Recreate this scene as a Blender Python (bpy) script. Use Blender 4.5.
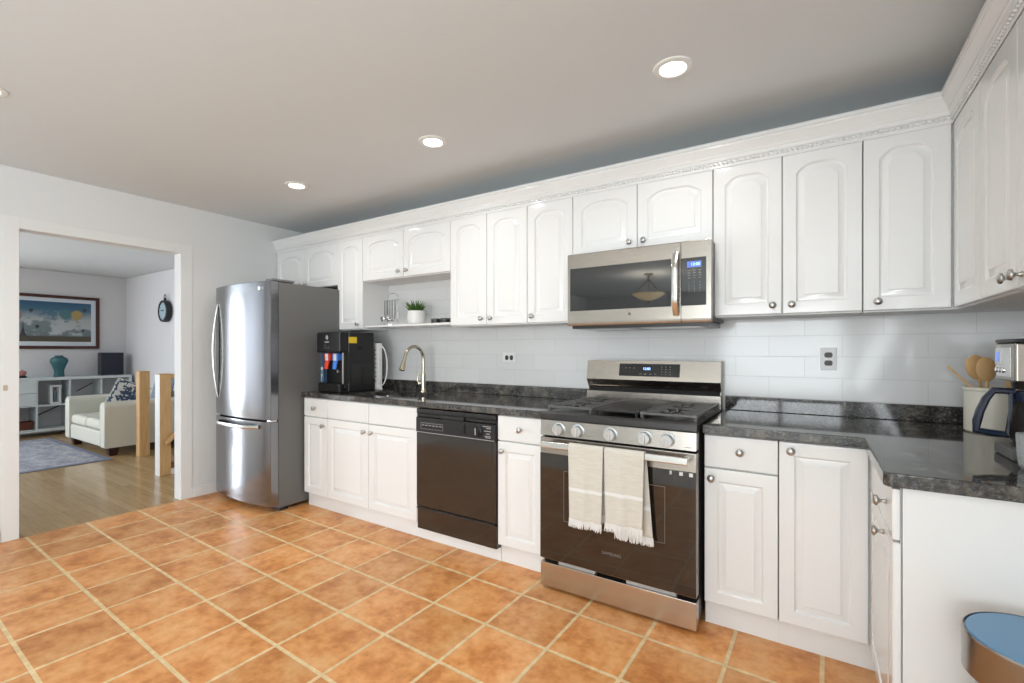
import bpy, bmesh, math, random
from mathutils import Vector, Matrix
R = math.radians
random.seed(7)
sc = bpy.context.scene
for o in list(bpy.data.objects):
    bpy.data.objects.remove(o)
C = sc.collection

# ------------------------------------------------------------------ camera
FPX, YAW = 467.75, 0.572
cam_d = bpy.data.cameras.new('camera')
cam_d.sensor_width = 36.0
cam_d.lens = FPX / 1024.0 * 36.0
cam_d.shift_y = 8.25 / 1024.0
cam_d.clip_start = 0.05
cam = bpy.data.objects.new('camera', cam_d)
C.objects.link(cam)
cam.location = (4.4222, -2.8924, 1.2505)
cam.rotation_euler = (R(90), 0, YAW)
sc.camera = cam

# ------------------------------------------------------------------ view, world, daylight
sc.view_settings.view_transform = 'Standard'
sc.view_settings.look = 'None'
sc.view_settings.exposure = -0.20
sc.view_settings.gamma = 1.0
sc.view_settings.use_curve_mapping = False
w = bpy.data.worlds.new('world')
sc.world = w
w.use_nodes = True
bg = w.node_tree.nodes['Background']
bg.inputs[0].default_value = (0.62, 0.76, 1.0, 1)
bg.inputs[1].default_value = 1.0


def area(name, loc, rot, sx, sy, power, col, spread=180):
    l = bpy.data.lights.new(name, 'AREA')
    l.shape = 'RECTANGLE'
    l.size, l.size_y = sx, sy
    l.energy = power
    l.color = col
    l.spread = R(spread)
    o = bpy.data.objects.new(name, l)
    C.objects.link(o)
    o.location = loc
    o.rotation_euler = rot
    return o


# lamps filling the window openings; the unseen south and east windows are invented
DAY = (0.92, 0.978, 1.0)
area('added_daylight_south', (3.85, -8.10, 1.25), (R(108), 0, 0), 2.2, 1.8, 150, DAY)  # added behind the camera, tilted up to lighten the ceiling
area('added_daylight_east', (5.17, -4.75, 1.40), (R(112), 0, R(90)), 2.3, 1.4, 100, DAY)  # added out of view on the right, also tilted towards the ceiling
area('daylight_living', (-5.28, -3.95, 1.20), (R(95), 0, R(-90)), 0.95, 2.1, 205, (0.84, 0.92, 1.0))

# ------------------------------------------------------------------ materials


def mat(name, col, rough=0.5, metal=0.0, spec=0.5, emit=None, estr=0.0, trans=0.0, coat=0.0, ior=1.45, sheen=0.0):
    m = bpy.data.materials.new(name)
    m.use_nodes = True
    b = m.node_tree.nodes['Principled BSDF']
    b.inputs['Base Color'].default_value = (*col, 1)
    b.inputs['Roughness'].default_value = rough
    b.inputs['Metallic'].default_value = metal
    b.inputs['Specular IOR Level'].default_value = spec
    b.inputs['IOR'].default_value = ior
    if emit:
        b.inputs['Emission Color'].default_value = (*emit, 1)
        b.inputs['Emission Strength'].default_value = estr
    b.inputs['Transmission Weight'].default_value = trans
    b.inputs['Coat Weight'].default_value = coat
    b.inputs['Coat Roughness'].default_value = 0.06
    b.inputs['Sheen Weight'].default_value = sheen
    return m


class NT:
    """small helper for node graphs"""

    def __init__(s, m):
        s.t = m.node_tree
        s.b = s.t.nodes['Principled BSDF']

    def n(s, kind, **kw):
        x = s.t.nodes.new(kind)
        for k, v in kw.items():
            setattr(x, k, v)
        return x

    def l(s, a, b):
        s.t.links.new(a, b)

    def coords(s, scale=(1, 1, 1), rot=(0, 0, 0), loc=(0, 0, 0)):
        tc = s.n('ShaderNodeTexCoord')
        mp = s.n('ShaderNodeMapping')
        mp.inputs['Scale'].default_value = scale
        mp.inputs['Rotation'].default_value = rot
        mp.inputs['Location'].default_value = loc
        s.l(tc.outputs['Object'], mp.inputs['Vector'])
        return mp.outputs['Vector']

    def noise(s, vec, scale, detail=3, rough=0.5):
        x = s.n('ShaderNodeTexNoise')
        x.inputs['Scale'].default_value = scale
        x.inputs['Detail'].default_value = detail
        x.inputs['Roughness'].default_value = rough
        s.l(vec, x.inputs['Vector'])
        return x.outputs['Fac']

    def ramp(s, fac, stops):
        x = s.n('ShaderNodeValToRGB')
        e = x.color_ramp.elements
        while len(e) < len(stops):
            e.new(0.5)
        for i, (p, c) in enumerate(stops):
            e[i].position = p
            e[i].color = (*c, 1)
        s.l(fac, x.inputs['Fac'])
        return x.outputs['Color']

    def mix(s, fac, a, b, mode='MIX'):
        x = s.n('ShaderNodeMix', data_type='RGBA', blend_type=mode)
        for sock, v in ((x.inputs[0], fac), (x.inputs[6], a), (x.inputs[7], b)):
            if isinstance(v, (int, float)):
                sock.default_value = v
            elif isinstance(v, tuple):
                sock.default_value = (*v, 1)
            else:
                s.l(v, sock)
        return x.outputs[2]

    def bump(s, h, strength=0.2, dist=0.002):
        x = s.n('ShaderNodeBump')
        x.inputs['Strength'].default_value = strength
        x.inputs['Distance'].default_value = dist
        s.l(h, x.inputs['Height'])
        s.l(x.outputs['Normal'], s.b.inputs['Normal'])


def steel(name, col, rough, stretch=(1.5, 60, 60), amt=0.025):
    m = mat(name, col, rough, 1.0)
    g = NT(m)
    v = g.coords(scale=stretch)
    f = g.noise(v, 6, 4)
    r = g.n('ShaderNodeMapRange')
    r.inputs['To Min'].default_value = rough - amt * 0.5
    r.inputs['To Max'].default_value = rough + amt * 0.5
    g.l(f, r.inputs['Value'])
    g.l(r.outputs['Result'], g.b.inputs['Roughness'])
    return m


M = {}
M['wall'] = mat('wall_paint', (0.77, 0.775, 0.77), 0.7, spec=0.25)
M['wall_living'] = mat('living_wall_paint', (0.74, 0.73, 0.74), 0.7, spec=0.25)
M['ceiling'] = mat('ceiling_paint', (0.75, 0.775, 0.778), 0.85, spec=0.15)
M['trim'] = mat('trim_paint', (0.81, 0.81, 0.80), 0.45)
M['cab'] = mat('white_thermofoil', (0.83, 0.83, 0.82), 0.11, spec=0.5)
M['cab_in'] = mat('white_melamine', (0.78, 0.78, 0.77), 0.5)
M['nickel'] = mat('satin_nickel', (0.50, 0.49, 0.47), 0.32, 1.0)
M['chrome'] = mat('chrome', (0.80, 0.80, 0.80), 0.08, 1.0)
M['steel'] = steel('brushed_steel', (0.41, 0.375, 0.335), 0.27)
M['steel_floor_lit'] = steel('brushed_steel_floor_lit', (0.58, 0.54, 0.49), 0.27, amt=0.008)  # lighter copy of the brushed steel, floor reflection put into the colour
M['steel_v'] = steel('fridge_steel', (0.27, 0.28, 0.30), 0.17, (60, 60, 1.5), 0.03)
M['steel_bright'] = mat('polished_steel', (0.74, 0.73, 0.71), 0.2, 1.0)
M['faucet'] = mat('brushed_warm_nickel', (0.56, 0.50, 0.40), 0.25, 1.0)
M['grey_side'] = mat('grey_enamel', (0.15, 0.15, 0.145), 0.45, 0.0)
M['black'] = mat('black_plastic', (0.014, 0.014, 0.015), 0.35)
M['black_gloss'] = mat('black_gloss', (0.012, 0.011, 0.011), 0.08, spec=0.6)
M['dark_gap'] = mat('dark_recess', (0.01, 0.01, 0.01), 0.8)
M['iron'] = mat('cast_iron', (0.10, 0.097, 0.092), 0.38, spec=0.8)
M['dark_steel'] = mat('dark_enamel', (0.045, 0.043, 0.042), 0.3, 0.4)
M['dw'] = mat('dishwasher_panel', (0.022, 0.016, 0.013), 0.10, spec=1.0)
M['oven_glass'] = mat('oven_glass', (0.020, 0.014, 0.011), 0.04, spec=1.0)
M['mic_glass'] = mat('microwave_glass', (0.016, 0.016, 0.016), 0.03, spec=1.0)
M['white_plastic'] = mat('white_plastic', (0.78, 0.78, 0.77), 0.35)
M['plate_plastic'] = mat('wall_plate_plastic', (0.80, 0.80, 0.79), 0.4)
M['outlet_dark'] = mat('receptacle_brown', (0.05, 0.045, 0.04), 0.4)
M['tin_lid'] = mat('grey_tin', (0.10, 0.10, 0.10), 0.45, 0.6)
M['knob_steel'] = mat('satin_knob_steel', (0.62, 0.66, 0.68), 0.42, 0.9)  # cool tint puts the window reflection into the knob colour
M['bin_steel'] = mat('bin_steel', (0.34, 0.32, 0.30), 0.24, 1.0)
M['latch'] = mat('beige_latch', (0.50, 0.43, 0.34), 0.5)
M['red'] = mat('red_plastic', (0.75, 0.05, 0.015), 0.35)
M['blue'] = mat('blue_plastic', (0.05, 0.22, 0.75), 0.35)
M['label_yellow'] = mat('yellow_label', (0.80, 0.58, 0.03), 0.5)
M['label_white'] = mat('white_label', (0.75, 0.76, 0.76), 0.5)
M['label_blue'] = mat('blue_label', (0.10, 0.19, 0.32), 0.4)
M['mark'] = mat('grey_print', (0.42, 0.41, 0.40), 0.5)
M['mark_dim'] = mat('dim_print', (0.20, 0.19, 0.18), 0.5)
M['lcd'] = mat('blue_lit_display', (0.02, 0.03, 0.1), 0.3, emit=(0.22, 0.36, 1.0), estr=0.8)
M['lcd_digit'] = mat('lit_digits', (0.1, 0.2, 0.6), 0.3, emit=(0.30, 0.52, 1.0), estr=4.0)
M['lens'] = mat('lamp_lens', (0.9, 0.9, 0.88), 0.5, emit=(1.0, 0.97, 0.90), estr=14.0)
M['lamp_trim'] = mat('lamp_trim', (0.86, 0.86, 0.83), 0.4)
M['pot'] = mat('white_ceramic', (0.80, 0.80, 0.78), 0.35)
M['leaf'] = mat('plant_green', (0.055, 0.13, 0.02), 0.5)
M['soil'] = mat('potting_soil', (0.03, 0.02, 0.012), 0.9)
M['crock'] = mat('cream_glaze', (0.74, 0.71, 0.61), 0.25)
M['spoon_wood'] = mat('pale_wood', (0.60, 0.37, 0.165), 0.5)
M['carafe_skylit'] = mat('black_plastic_skylit', (0.012, 0.02, 0.045), 0.16, spec=0.9)  # black plastic with bluish window light put into its colour
M['glass'] = mat('clear_glass', (0.95, 0.97, 0.97), 0.03, trans=1.0, ior=1.45)
M['cut_glass'] = mat('cut_glass', (0.92, 0.95, 0.97), 0.08, trans=0.75, ior=1.5)
M['coffee_glass'] = mat('smoked_carafe_glass', (0.16, 0.15, 0.14), 0.05, trans=0.9, ior=1.2)
M['lid_skylit'] = mat('skylit_lid', (0.11, 0.27, 0.46), 0.22, spec=0.6)  # blue of the reflected sky painted as the lid colour
M['cord'] = mat('white_cord', (0.80, 0.80, 0.79), 0.5)
M['teal'] = mat('teal_glaze', (0.035, 0.13, 0.15), 0.16)
M['navy'] = mat('navy_black_lacquer', (0.008, 0.013, 0.028), 0.3)
M['console'] = mat('white_console_board', (0.66, 0.72, 0.72), 0.4)
M['leather'] = mat('cream_leather', (0.66, 0.65, 0.56), 0.42)
M['leather_seat'] = M['leather']
M['dark_foot'] = mat('dark_stained_wood', (0.045, 0.016, 0.010), 0.4)
M['frame_wood'] = mat('mahogany_frame', (0.065, 0.018, 0.010), 0.35)
M['paper'] = mat('white_mount', (0.70, 0.76, 0.82), 0.7)
M['basket'] = mat('brown_basket', (0.14, 0.045, 0.025), 0.7)
M['clock_dark'] = mat('dark_bronze', (0.018, 0.024, 0.026), 0.5)
M['clock_face'] = mat('pale_blue_dial', (0.42, 0.55, 0.60), 0.4)
M['pillow_blue'] = mat('blue_grey_cloth', (0.20, 0.26, 0.33), 0.9, sheen=0.2)
M['pink'] = mat('dusty_pink', (0.45, 0.20, 0.17), 0.7)
M['bowl_glass'] = mat('frosted_amber_glass', (0.85, 0.75, 0.55), 0.5, emit=(1.0, 0.74, 0.40), estr=2.2)
M['bronze'] = mat('aged_bronze', (0.06, 0.045, 0.03), 0.45, 0.8)
M['balloon_teal'] = mat('painted_teal', (0.09, 0.20, 0.22), 0.7)
M['balloon_tan'] = mat('painted_tan', (0.44, 0.32, 0.12), 0.7)
M['balloon_dark'] = mat('painted_dark', (0.06, 0.06, 0.07), 0.7)
M['balloon_rose'] = mat('painted_rose', (0.30, 0.22, 0.20), 0.7)

# terracotta floor tiles
m = M['tile'] = mat('terracotta_tile', (0.5, 0.2, 0.06), 0.34, spec=0.4)
g = NT(m)
v = g.coords(rot=(0, 0, R(1.25)), loc=(0.045, 0, 0))
# mapping: rotate so that the joints follow the laid direction, then shift onto the joints
mp = v.node
mp.inputs['Location'].default_value = (0.319 * 20 + 0.0, 0.309 * 40 + 0.170, 0)
br = g.n('ShaderNodeTexBrick')
br.offset = 0.0
br.squash = 1.0
br.inputs['Scale'].default_value = 1.0
br.inputs['Brick Width'].default_value = 0.319
br.inputs['Row Height'].default_value = 0.309
br.inputs['Mortar Size'].default_value = 0.0090
br.inputs['Mortar Smooth'].default_value = 0.25
br.inputs['Color1'].default_value = (0.0, 0.0, 0.0, 1)
br.inputs['Color2'].default_value = (1.0, 1.0, 1.0, 1)
br.inputs['Mortar'].default_value = (0.5, 0.5, 0.5, 1)
g.l(v, br.inputs['Vector'])
n1 = g.noise(v, 5.5, 5, 0.62)
n2 = g.noise(v, 22, 4, 0.6)
c1 = g.ramp(n1, [(0.34, (0.55, 0.20, 0.050)), (0.50, (0.78, 0.355, 0.12)), (0.66, (0.86, 0.49, 0.22))])
c2 = g.mix(0.25, c1, g.ramp(n2, [(0.3, (0.42, 0.145, 0.04)), (0.7, (0.74, 0.39, 0.17))]))
tv = g.ramp(br.outputs['Color'], [(0.0, (0.86, 0.86, 0.86)), (1.0, (1.10, 1.06, 1.02))])
c3 = g.mix(1.0, c2, tv, 'MULTIPLY')
gr = g.ramp(n2, [(0.35, (0.68, 0.49, 0.26)), (0.65, (0.82, 0.64, 0.38))])
g.l(g.mix(br.outputs['Fac'], c3, gr), g.b.inputs['Base Color'])
rr = g.n('ShaderNodeMapRange')
rr.inputs['To Min'].default_value = 0.33
rr.inputs['To Max'].default_value = 0.75
g.l(br.outputs['Fac'], rr.inputs['Value'])
g.l(rr.outputs['Result'], g.b.inputs['Roughness'])
inv = g.n('ShaderNodeMath', operation='SUBTRACT')
inv.inputs[0].default_value = 1.0
g.l(br.outputs['Fac'], inv.inputs[1])
g.bump(inv.outputs[0], 0.5, 0.003)

M['floor_pale'] = mat('pale_bounce_floor', (0.62, 0.61, 0.58), 0.5)  # paleness chosen to bounce neutral light
# oak strip floor
m = M['oak'] = mat('oak_strip_floor', (0.3, 0.2, 0.1), 0.2, spec=0.5)
g = NT(m)
v = g.coords()
br = g.n('ShaderNodeTexBrick')
br.inputs['Scale'].default_value = 1.0
br.inputs['Brick Width'].default_value = 0.9
br.inputs['Row Height'].default_value = 0.058
br.inputs['Mortar Size'].default_value = 0.0008
br.inputs['Color1'].default_value = (0.34, 0.22, 0.10, 1)
br.inputs['Color2'].default_value = (0.48, 0.33, 0.165, 1)
br.inputs['Mortar'].default_value = (0.12, 0.07, 0.035, 1)
g.l(v, br.inputs['Vector'])
nz = g.noise(g.coords(scale=(2, 30, 1)), 3, 4)
g.l(g.mix(0.35, br.outputs['Color'], g.ramp(nz, [(0.3, (0.30, 0.185, 0.08)), (0.7, (0.54, 0.37, 0.19))])), g.b.inputs['Base Color'])

# long white wall tiles
m = M['subway'] = mat('white_wall_tile', (0.80, 0.80, 0.80), 0.10, spec=0.5)
g = NT(m)
tc = g.n('ShaderNodeTexCoord')
sx = g.n('ShaderNodeSeparateXYZ')
g.l(tc.outputs['Object'], sx.inputs[0])
ad = g.n('ShaderNodeMath', operation='SUBTRACT')
g.l(sx.outputs['X'], ad.inputs[0])
g.l(sx.outputs['Y'], ad.inputs[1])
cx = g.n('ShaderNodeCombineXYZ')
g.l(ad.outputs[0], cx.inputs['X'])
g.l(sx.outputs['Z'], cx.inputs['Y'])
mp = g.n('ShaderNodeMapping')
mp.inputs['Location'].default_value = (0.327 * 4 - 4.057 + 0.327 * 10, 0.110 * 12 - 1.325 + 0.110, 0)
g.l(cx.outputs[0], mp.inputs['Vector'])
br = g.n('ShaderNodeTexBrick')
br.offset = 0.5
br.inputs['Scale'].default_value = 1.0
br.inputs['Brick Width'].default_value = 0.327
br.inputs['Row Height'].default_value = 0.110
br.inputs['Mortar Size'].default_value = 0.0013
br.inputs['Mortar Smooth'].default_value = 0.3
br.inputs['Color1'].default_value = (0.71, 0.71, 0.705, 1)
br.inputs['Color2'].default_value = (0.74, 0.74, 0.735, 1)
br.inputs['Mortar'].default_value = (0.60, 0.60, 0.59, 1)
g.l(mp.outputs[0], br.inputs['Vector'])
g.l(br.outputs['Color'], g.b.inputs['Base Color'])
inv = g.n('ShaderNodeMath', operation='SUBTRACT')
inv.inputs[0].default_value = 1.0
g.l(br.outputs['Fac'], inv.inputs[1])
g.bump(inv.outputs[0], 0.35, 0.002)

# dark granite
m = M['granite'] = mat('dark_granite', (0.05, 0.05, 0.05), 0.05, spec=0.8)
g = NT(m)
v = g.coords()
n1 = g.noise(v, 14, 6, 0.72)
n2 = g.noise(v, 95, 3, 0.6)
vo = g.n('ShaderNodeTexVoronoi')
vo.inputs['Scale'].default_value = 120
g.l(v, vo.inputs['Vector'])
c1 = g.ramp(n1, [(0.36, (0.010, 0.009, 0.008)), (0.50, (0.060, 0.052, 0.040)), (0.64, (0.23, 0.205, 0.165))])
c2 = g.ramp(n2, [(0.42, (0.010, 0.010, 0.012)), (0.56, (0.055, 0.054, 0.052)), (0.70, (0.24, 0.24, 0.25))])
c3 = g.mix(0.5, c1, c2)
fl = g.ramp(vo.outputs['Distance'], [(0.10, (0.10, 0.16, 0.30)), (0.22, (0.0, 0.0, 0.0))])  # blue flecks put reflected daylight into the granite colour
g.l(g.mix(0.45, c3, fl, 'ADD'), g.b.inputs['Base Color'])


def wood(name, c0, c1, scale=(8, 8, 1.2), rough=0.4):
    m = mat(name, c0, rough)
    g = NT(m)
    f = g.noise(g.coords(scale=scale), 5, 5, 0.6)
    g.l(g.ramp(f, [(0.3, c0), (0.7, c1)]), g.b.inputs['Base Color'])
    return m


M['pine'] = wood('honey_pine', (0.55, 0.31, 0.12), (0.70, 0.45, 0.21), (14, 14, 1.0))
M['rail_wood'] = wood('dark_rail', (0.20, 0.08, 0.035), (0.30, 0.13, 0.06))

# rug with a faded border and medallion pattern
m = M['rug'] = mat('faded_rug', (0.3, 0.3, 0.4), 0.95, spec=0.1)
g = NT(m)
v = g.coords()
n1 = g.noise(v, 7, 6, 0.7)
n2 = g.noise(v, 40, 3, 0.7)
c = g.mix(0.45, g.ramp(n1, [(0.38, (0.19, 0.20, 0.26)), (0.5, (0.34, 0.345, 0.38)), (0.62, (0.52, 0.52, 0.52))]),
          g.ramp(n2, [(0.4, (0.17, 0.18, 0.25)), (0.65, (0.58, 0.57, 0.57))]))
g.l(c, g.b.inputs['Base Color'])
M['rug_border'] = mat('rug_border', (0.22, 0.235, 0.31), 0.95, spec=0.1)

# towel cloth with one white woven stripe
m = M['towel'] = mat('beige_towel', (0.6, 0.55, 0.48), 0.95, spec=0.1, sheen=0.3)
g = NT(m)
tc = g.n('ShaderNodeTexCoord')
sx = g.n('ShaderNodeSeparateXYZ')
g.l(tc.outputs['UV'], sx.inputs[0])
wv = g.noise(g.coords(scale=(6, 6, 260)), 3, 2)
base = g.ramp(wv, [(0.3, (0.60, 0.57, 0.50)), (0.7, (0.74, 0.71, 0.64))])
st = g.ramp(sx.outputs['Y'], [(0.0, (0, 0, 0)), (0.555, (0, 0, 0)), (0.565, (1, 1, 1)), (0.600, (1, 1, 1)), (0.610, (0, 0, 0)), (1.0, (0, 0, 0))])
bw = g.n('ShaderNodeRGBToBW')
g.l(st, bw.inputs[0])
g.l(g.mix(bw.outputs[0], base, (0.80, 0.80, 0.78)), g.b.inputs['Base Color'])
g.bump(wv, 0.2, 0.002)
M['fringe'] = mat('white_fringe', (0.80, 0.79, 0.77), 0.95, spec=0.1)

# patterned cushion
m = M['pillow_pat'] = mat('navy_white_pattern', (0.6, 0.6, 0.6), 0.9)
g = NT(m)
wv = g.n('ShaderNodeTexWave')
wv.wave_type = 'BANDS'
wv.inputs['Scale'].default_value = 9
wv.inputs['Distortion'].default_value = 6
wv.inputs['Detail'].default_value = 3
wv.inputs['Detail Scale'].default_value = 3
g.l(g.coords(), wv.inputs['Vector'])
g.l(g.ramp(wv.outputs['Fac'], [(0.40, (0.05, 0.08, 0.14)), (0.52, (0.62, 0.63, 0.60))]), g.b.inputs['Base Color'])

# painted sky for the print
m = M['painting'] = mat('painted_sky', (0.2, 0.3, 0.4), 0.6)
g = NT(m)
tc = g.n('ShaderNodeTexCoord')
sx = g.n('ShaderNodeSeparateXYZ')
g.l(tc.outputs['Object'], sx.inputs[0])
mr = g.n('ShaderNodeMapRange')
mr.inputs['From Min'].default_value = 1.374
mr.inputs['From Max'].default_value = 1.979
g.l(sx.outputs['Z'], mr.inputs['Value'])
sky = g.ramp(mr.outputs['Result'], [(0.0, (0.10, 0.085, 0.05)), (0.12, (0.09, 0.08, 0.06)), (0.16, (0.16, 0.20, 0.22)),
                                    (0.45, (0.20, 0.25, 0.25)), (0.75, (0.075, 0.17, 0.25)), (1.0, (0.035, 0.11, 0.20))])
cn = g.noise(g.coords(scale=(1, 3.2, 4.6)), 1.6, 6, 0.55)
band = g.ramp(mr.outputs['Result'], [(0.13, (0, 0, 0)), (0.20, (1, 1, 1)), (0.55, (0.75, 0.75, 0.75)), (0.80, (0.0, 0.0, 0.0))])
cl = g.ramp(cn, [(0.47, (0, 0, 0)), (0.56, (1, 1, 1))])
mm = g.mix(1.0, cl, band, 'MULTIPLY')
bw = g.n('ShaderNodeRGBToBW')
g.l(mm, bw.inputs[0])
g.l(g.mix(bw.outputs[0], sky, (0.52, 0.54, 0.54)), g.b.inputs['Base Color'])

# ------------------------------------------------------------------ mesh helpers


class MB:
    def __init__(s, T=None):
        s.bm = bmesh.new()
        s.T = T
        s.uv = None

    def _merge(s, b, T=None):
        if T is not None:
            bmesh.ops.transform(b, matrix=T, verts=b.verts)
        me = bpy.data.meshes.new('tmp')
        b.to_mesh(me)
        b.free()
        s.bm.from_mesh(me)
        bpy.data.meshes.remove(me)
        return s

    def box(s, x0, x1, y0, y1, z0, z1, bev=0.0, seg=2, T=None):
        x0, x1 = sorted((x0, x1)); y0, y1 = sorted((y0, y1)); z0, z1 = sorted((z0, z1))
        b = bmesh.new()
        vs = [b.verts.new((x, y, z)) for x in (x0, x1) for y in (y0, y1) for z in (z0, z1)]
        for f in ((0, 1, 3, 2), (4, 6, 7, 5), (0, 4, 5, 1), (2, 3, 7, 6), (0, 2, 6, 4), (1, 5, 7, 3)):
            b.faces.new([vs[i] for i in f])
        if bev > 0:
            bev = min(bev, 0.49 * min(x1 - x0, y1 - y0, z1 - z0))
            bmesh.ops.bevel(b, geom=list(b.edges), offset=bev, segments=seg, affect='EDGES', profile=0.5)
        return s._merge(b, T)

    def lathe(s, prof, loc=(0, 0, 0), axis='z', n=28, T=None):
        """prof: (radius, height) pairs, revolved; closed at ends with radius 0 or caps"""
        b = bmesh.new()
        rings = []
        for r, h in prof:
            if r < 1e-6:
                rings.append([b.verts.new((0, 0, h))])
            else:
                rings.append([b.verts.new((r * math.cos(2 * math.pi * i / n), r * math.sin(2 * math.pi * i / n), h)) for i in range(n)])
        for a, c in zip(rings, rings[1:]):
            for i in range(n):
                j = (i + 1) % n
                if len(a) == 1 and len(c) == 1:
                    continue
                if len(a) == 1:
                    b.faces.new((a[0], c[j], c[i]))
                elif len(c) == 1:
                    b.faces.new((a[i], a[j], c[0]))
                else:
                    b.faces.new((a[i], a[j], c[j], c[i]))
        for rg, flip in ((rings[0], True), (rings[-1], False)):
            if len(rg) > 1:
                b.faces.new(rg[::-1] if flip else rg)
        rot = {'z': Matrix.Identity(4), 'y': Matrix.Rotation(R(90), 4, 'X'), 'x': Matrix.Rotation(R(-90), 4, 'Y')}[axis]
        A = Matrix.Translation(loc) @ rot   # 'y': height runs towards -y ; 'x': height runs towards -x
        if T is not None:
            A = T @ A
        return s._merge(b, A)

    def tube(s, pts, r, n=12, cap=True, flat=1.0, up=None):
        """swept tube; r may be a list; flat squashes the section along its second axis"""
        b = bmesh.new()
        pts = [Vector(p) for p in pts]
        rs = r if isinstance(r, (list, tuple)) else [r] * len(pts)
        rings = []
        prev = None
        for i, p in enumerate(pts):
            t = (pts[min(i + 1, len(pts) - 1)] - pts[max(i - 1, 0)])
            t.normalize()
            if prev is None:
                ref = Vector(up) if up else (Vector((0, 0, 1)) if abs(t.z) < 0.9 else Vector((1, 0, 0)))
                u = (ref - t * ref.dot(t)).normalized()
            else:
                u = (prev - t * prev.dot(t)).normalized()
            prev = u
            q = t.cross(u)
            rings.append([b.verts.new(p + u * (rs[i] * math.cos(2 * math.pi * k / n)) + q * (rs[i] * flat * math.sin(2 * math.pi * k / n))) for k in range(n)])
        for a, c in zip(rings, rings[1:]):
            for k in range(n):
                j = (k + 1) % n
                b.faces.new((a[k], a[j], c[j], c[k]))
        if cap:
            b.faces.new(rings[0][::-1])
            b.faces.new(rings[-1])
        return s._merge(b)

    def prism(s, poly, axis, a0, a1, bev=0.0, seg=2, bev_all=False, T=None):
        """poly in the two other axes (cyclic order), extruded along axis"""
        def P(u, v, a):
            return {'x': (a, u, v), 'y': (u, a, v), 'z': (u, v, a)}[axis]
        b = bmesh.new()
        lo = [b.verts.new(P(u, v, a0)) for u, v in poly]
        hi = [b.verts.new(P(u, v, a1)) for u, v in poly]
        n = len(poly)
        f0 = b.faces.new(lo[::-1])
        f1 = b.faces.new(hi)
        for i in range(n):
            j = (i + 1) % n
            b.faces.new((lo[i], lo[j], hi[j], hi[i]))
        bmesh.ops.recalc_face_normals(b, faces=b.faces)
        if bev > 0:
            ed = list(b.edges) if bev_all else list(set(f0.edges) | set(f1.edges))
            bmesh.ops.bevel(b, geom=ed, offset=bev, segments=seg, affect='EDGES', profile=0.5)
        return s._merge(b, T)

    def loops(s, loops, cap_start=True, cap_end=True, close=True, T=None):
        b = bmesh.new()
        rings = [[b.verts.new(p) for p in lp] for lp in loops]
        n = len(rings[0])
        for a, c in zip(rings, rings[1:]):
            for k in range(n if close else n - 1):
                j = (k + 1) % n
                b.faces.new((a[k], a[j], c[j], c[k]))
        if cap_start:
            b.faces.new(rings[0][::-1])
        if cap_end:
            b.faces.new(rings[-1])
        return s._merge(b, T)

    def ellipsoid(s, c, r, seg=16, rings=10, T=None, p=1.0):
        b = bmesh.new()
        bmesh.ops.create_uvsphere(b, u_segments=seg, v_segments=rings, radius=1.0)
        for v in b.verts:
            if p != 1.0:
                v.co = Vector([math.copysign(abs(q) ** p, q) for q in v.co])
            v.co = Vector((v.co.x * r[0], v.co.y * r[1], v.co.z * r[2]))
        A = Matrix.Translation(c) if T is None else Matrix.Translation(c) @ T
        return s._merge(b, A)

    def build(s, name, m, parent=None, sharp=32, recalc=True):
        b = s.bm
        if recalc:
            bmesh.ops.recalc_face_normals(b, faces=b.faces)
        if s.T is not None:
            bmesh.ops.transform(b, matrix=s.T, verts=b.verts)
        lim = R(sharp)
        for f in b.faces:
            f.smooth = True
        for e in b.edges:
            e.smooth = len(e.link_faces) != 2 or e.calc_face_angle(0) < lim
        me = bpy.data.meshes.new(name)
        b.to_mesh(me)
        b.free()
        me.materials.append(m)
        o = bpy.data.objects.new(name, me)
        C.objects.link(o)
        wn = o.modifiers.new('weighted_normals', 'WEIGHTED_NORMAL')
        wn.weight = 100
        wn.keep_sharp = True
        if parent is not None:
            attach(o, parent)
        return o


def attach(o, parent):
    o.parent = parent
    bpy.context.view_layer.update()
    o.matrix_parent_inverse = parent.matrix_world.inverted()


def tag(o, label, cat, group=None):
    o['label'] = label
    o['category'] = cat
    if group:
        o['group'] = group
    return o


def thing(name, label, cat, loc, group=None):
    o = bpy.data.objects.new(name, None)
    o.empty_display_size = 0.05
    C.objects.link(o)
    o.location = loc
    bpy.context.view_layer.update()
    return tag(o, label, cat, group)


def struct(o):
    o['kind'] = 'structure'
    return o


def copy_thing(root, loc, label, group=None):
    r = root.copy()
    C.objects.link(r)
    r.location = loc
    r['label'] = label
    if group:
        r['group'] = group
    for ch in list(root.children):
        c = ch.copy()
        C.objects.link(c)
        c.parent = r
        c.matrix_parent_inverse = ch.matrix_parent_inverse
        for gch in ch.children:
            d = gch.copy()
            C.objects.link(d)
            d.parent = c
            d.matrix_parent_inverse = gch.matrix_parent_inverse
    return r


def text(name, s, loc, size, m, parent, rot=(R(90), 0, 0), depth=0.0003, align='CENTER', sx=1.0):
    cu = bpy.data.curves.new(name, 'FONT')
    cu.body = s
    cu.size = size
    cu.extrude = depth
    cu.align_x = align
    cu.align_y = 'CENTER'
    f = bpy.data.objects.new('glyphs', cu)
    C.objects.link(f)
    me = bpy.data.meshes.new_from_object(f.evaluated_get(bpy.context.evaluated_depsgraph_get()))
    me.name = name
    me.materials.clear()
    me.materials.append(m)
    bpy.data.objects.remove(f)
    bpy.data.curves.remove(cu)
    o = bpy.data.objects.new(name, me)
    C.objects.link(o)
    o.location = loc
    o.rotation_euler = rot
    o.scale = (sx, 1, 1)
    attach(o, parent)
    return o


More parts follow.
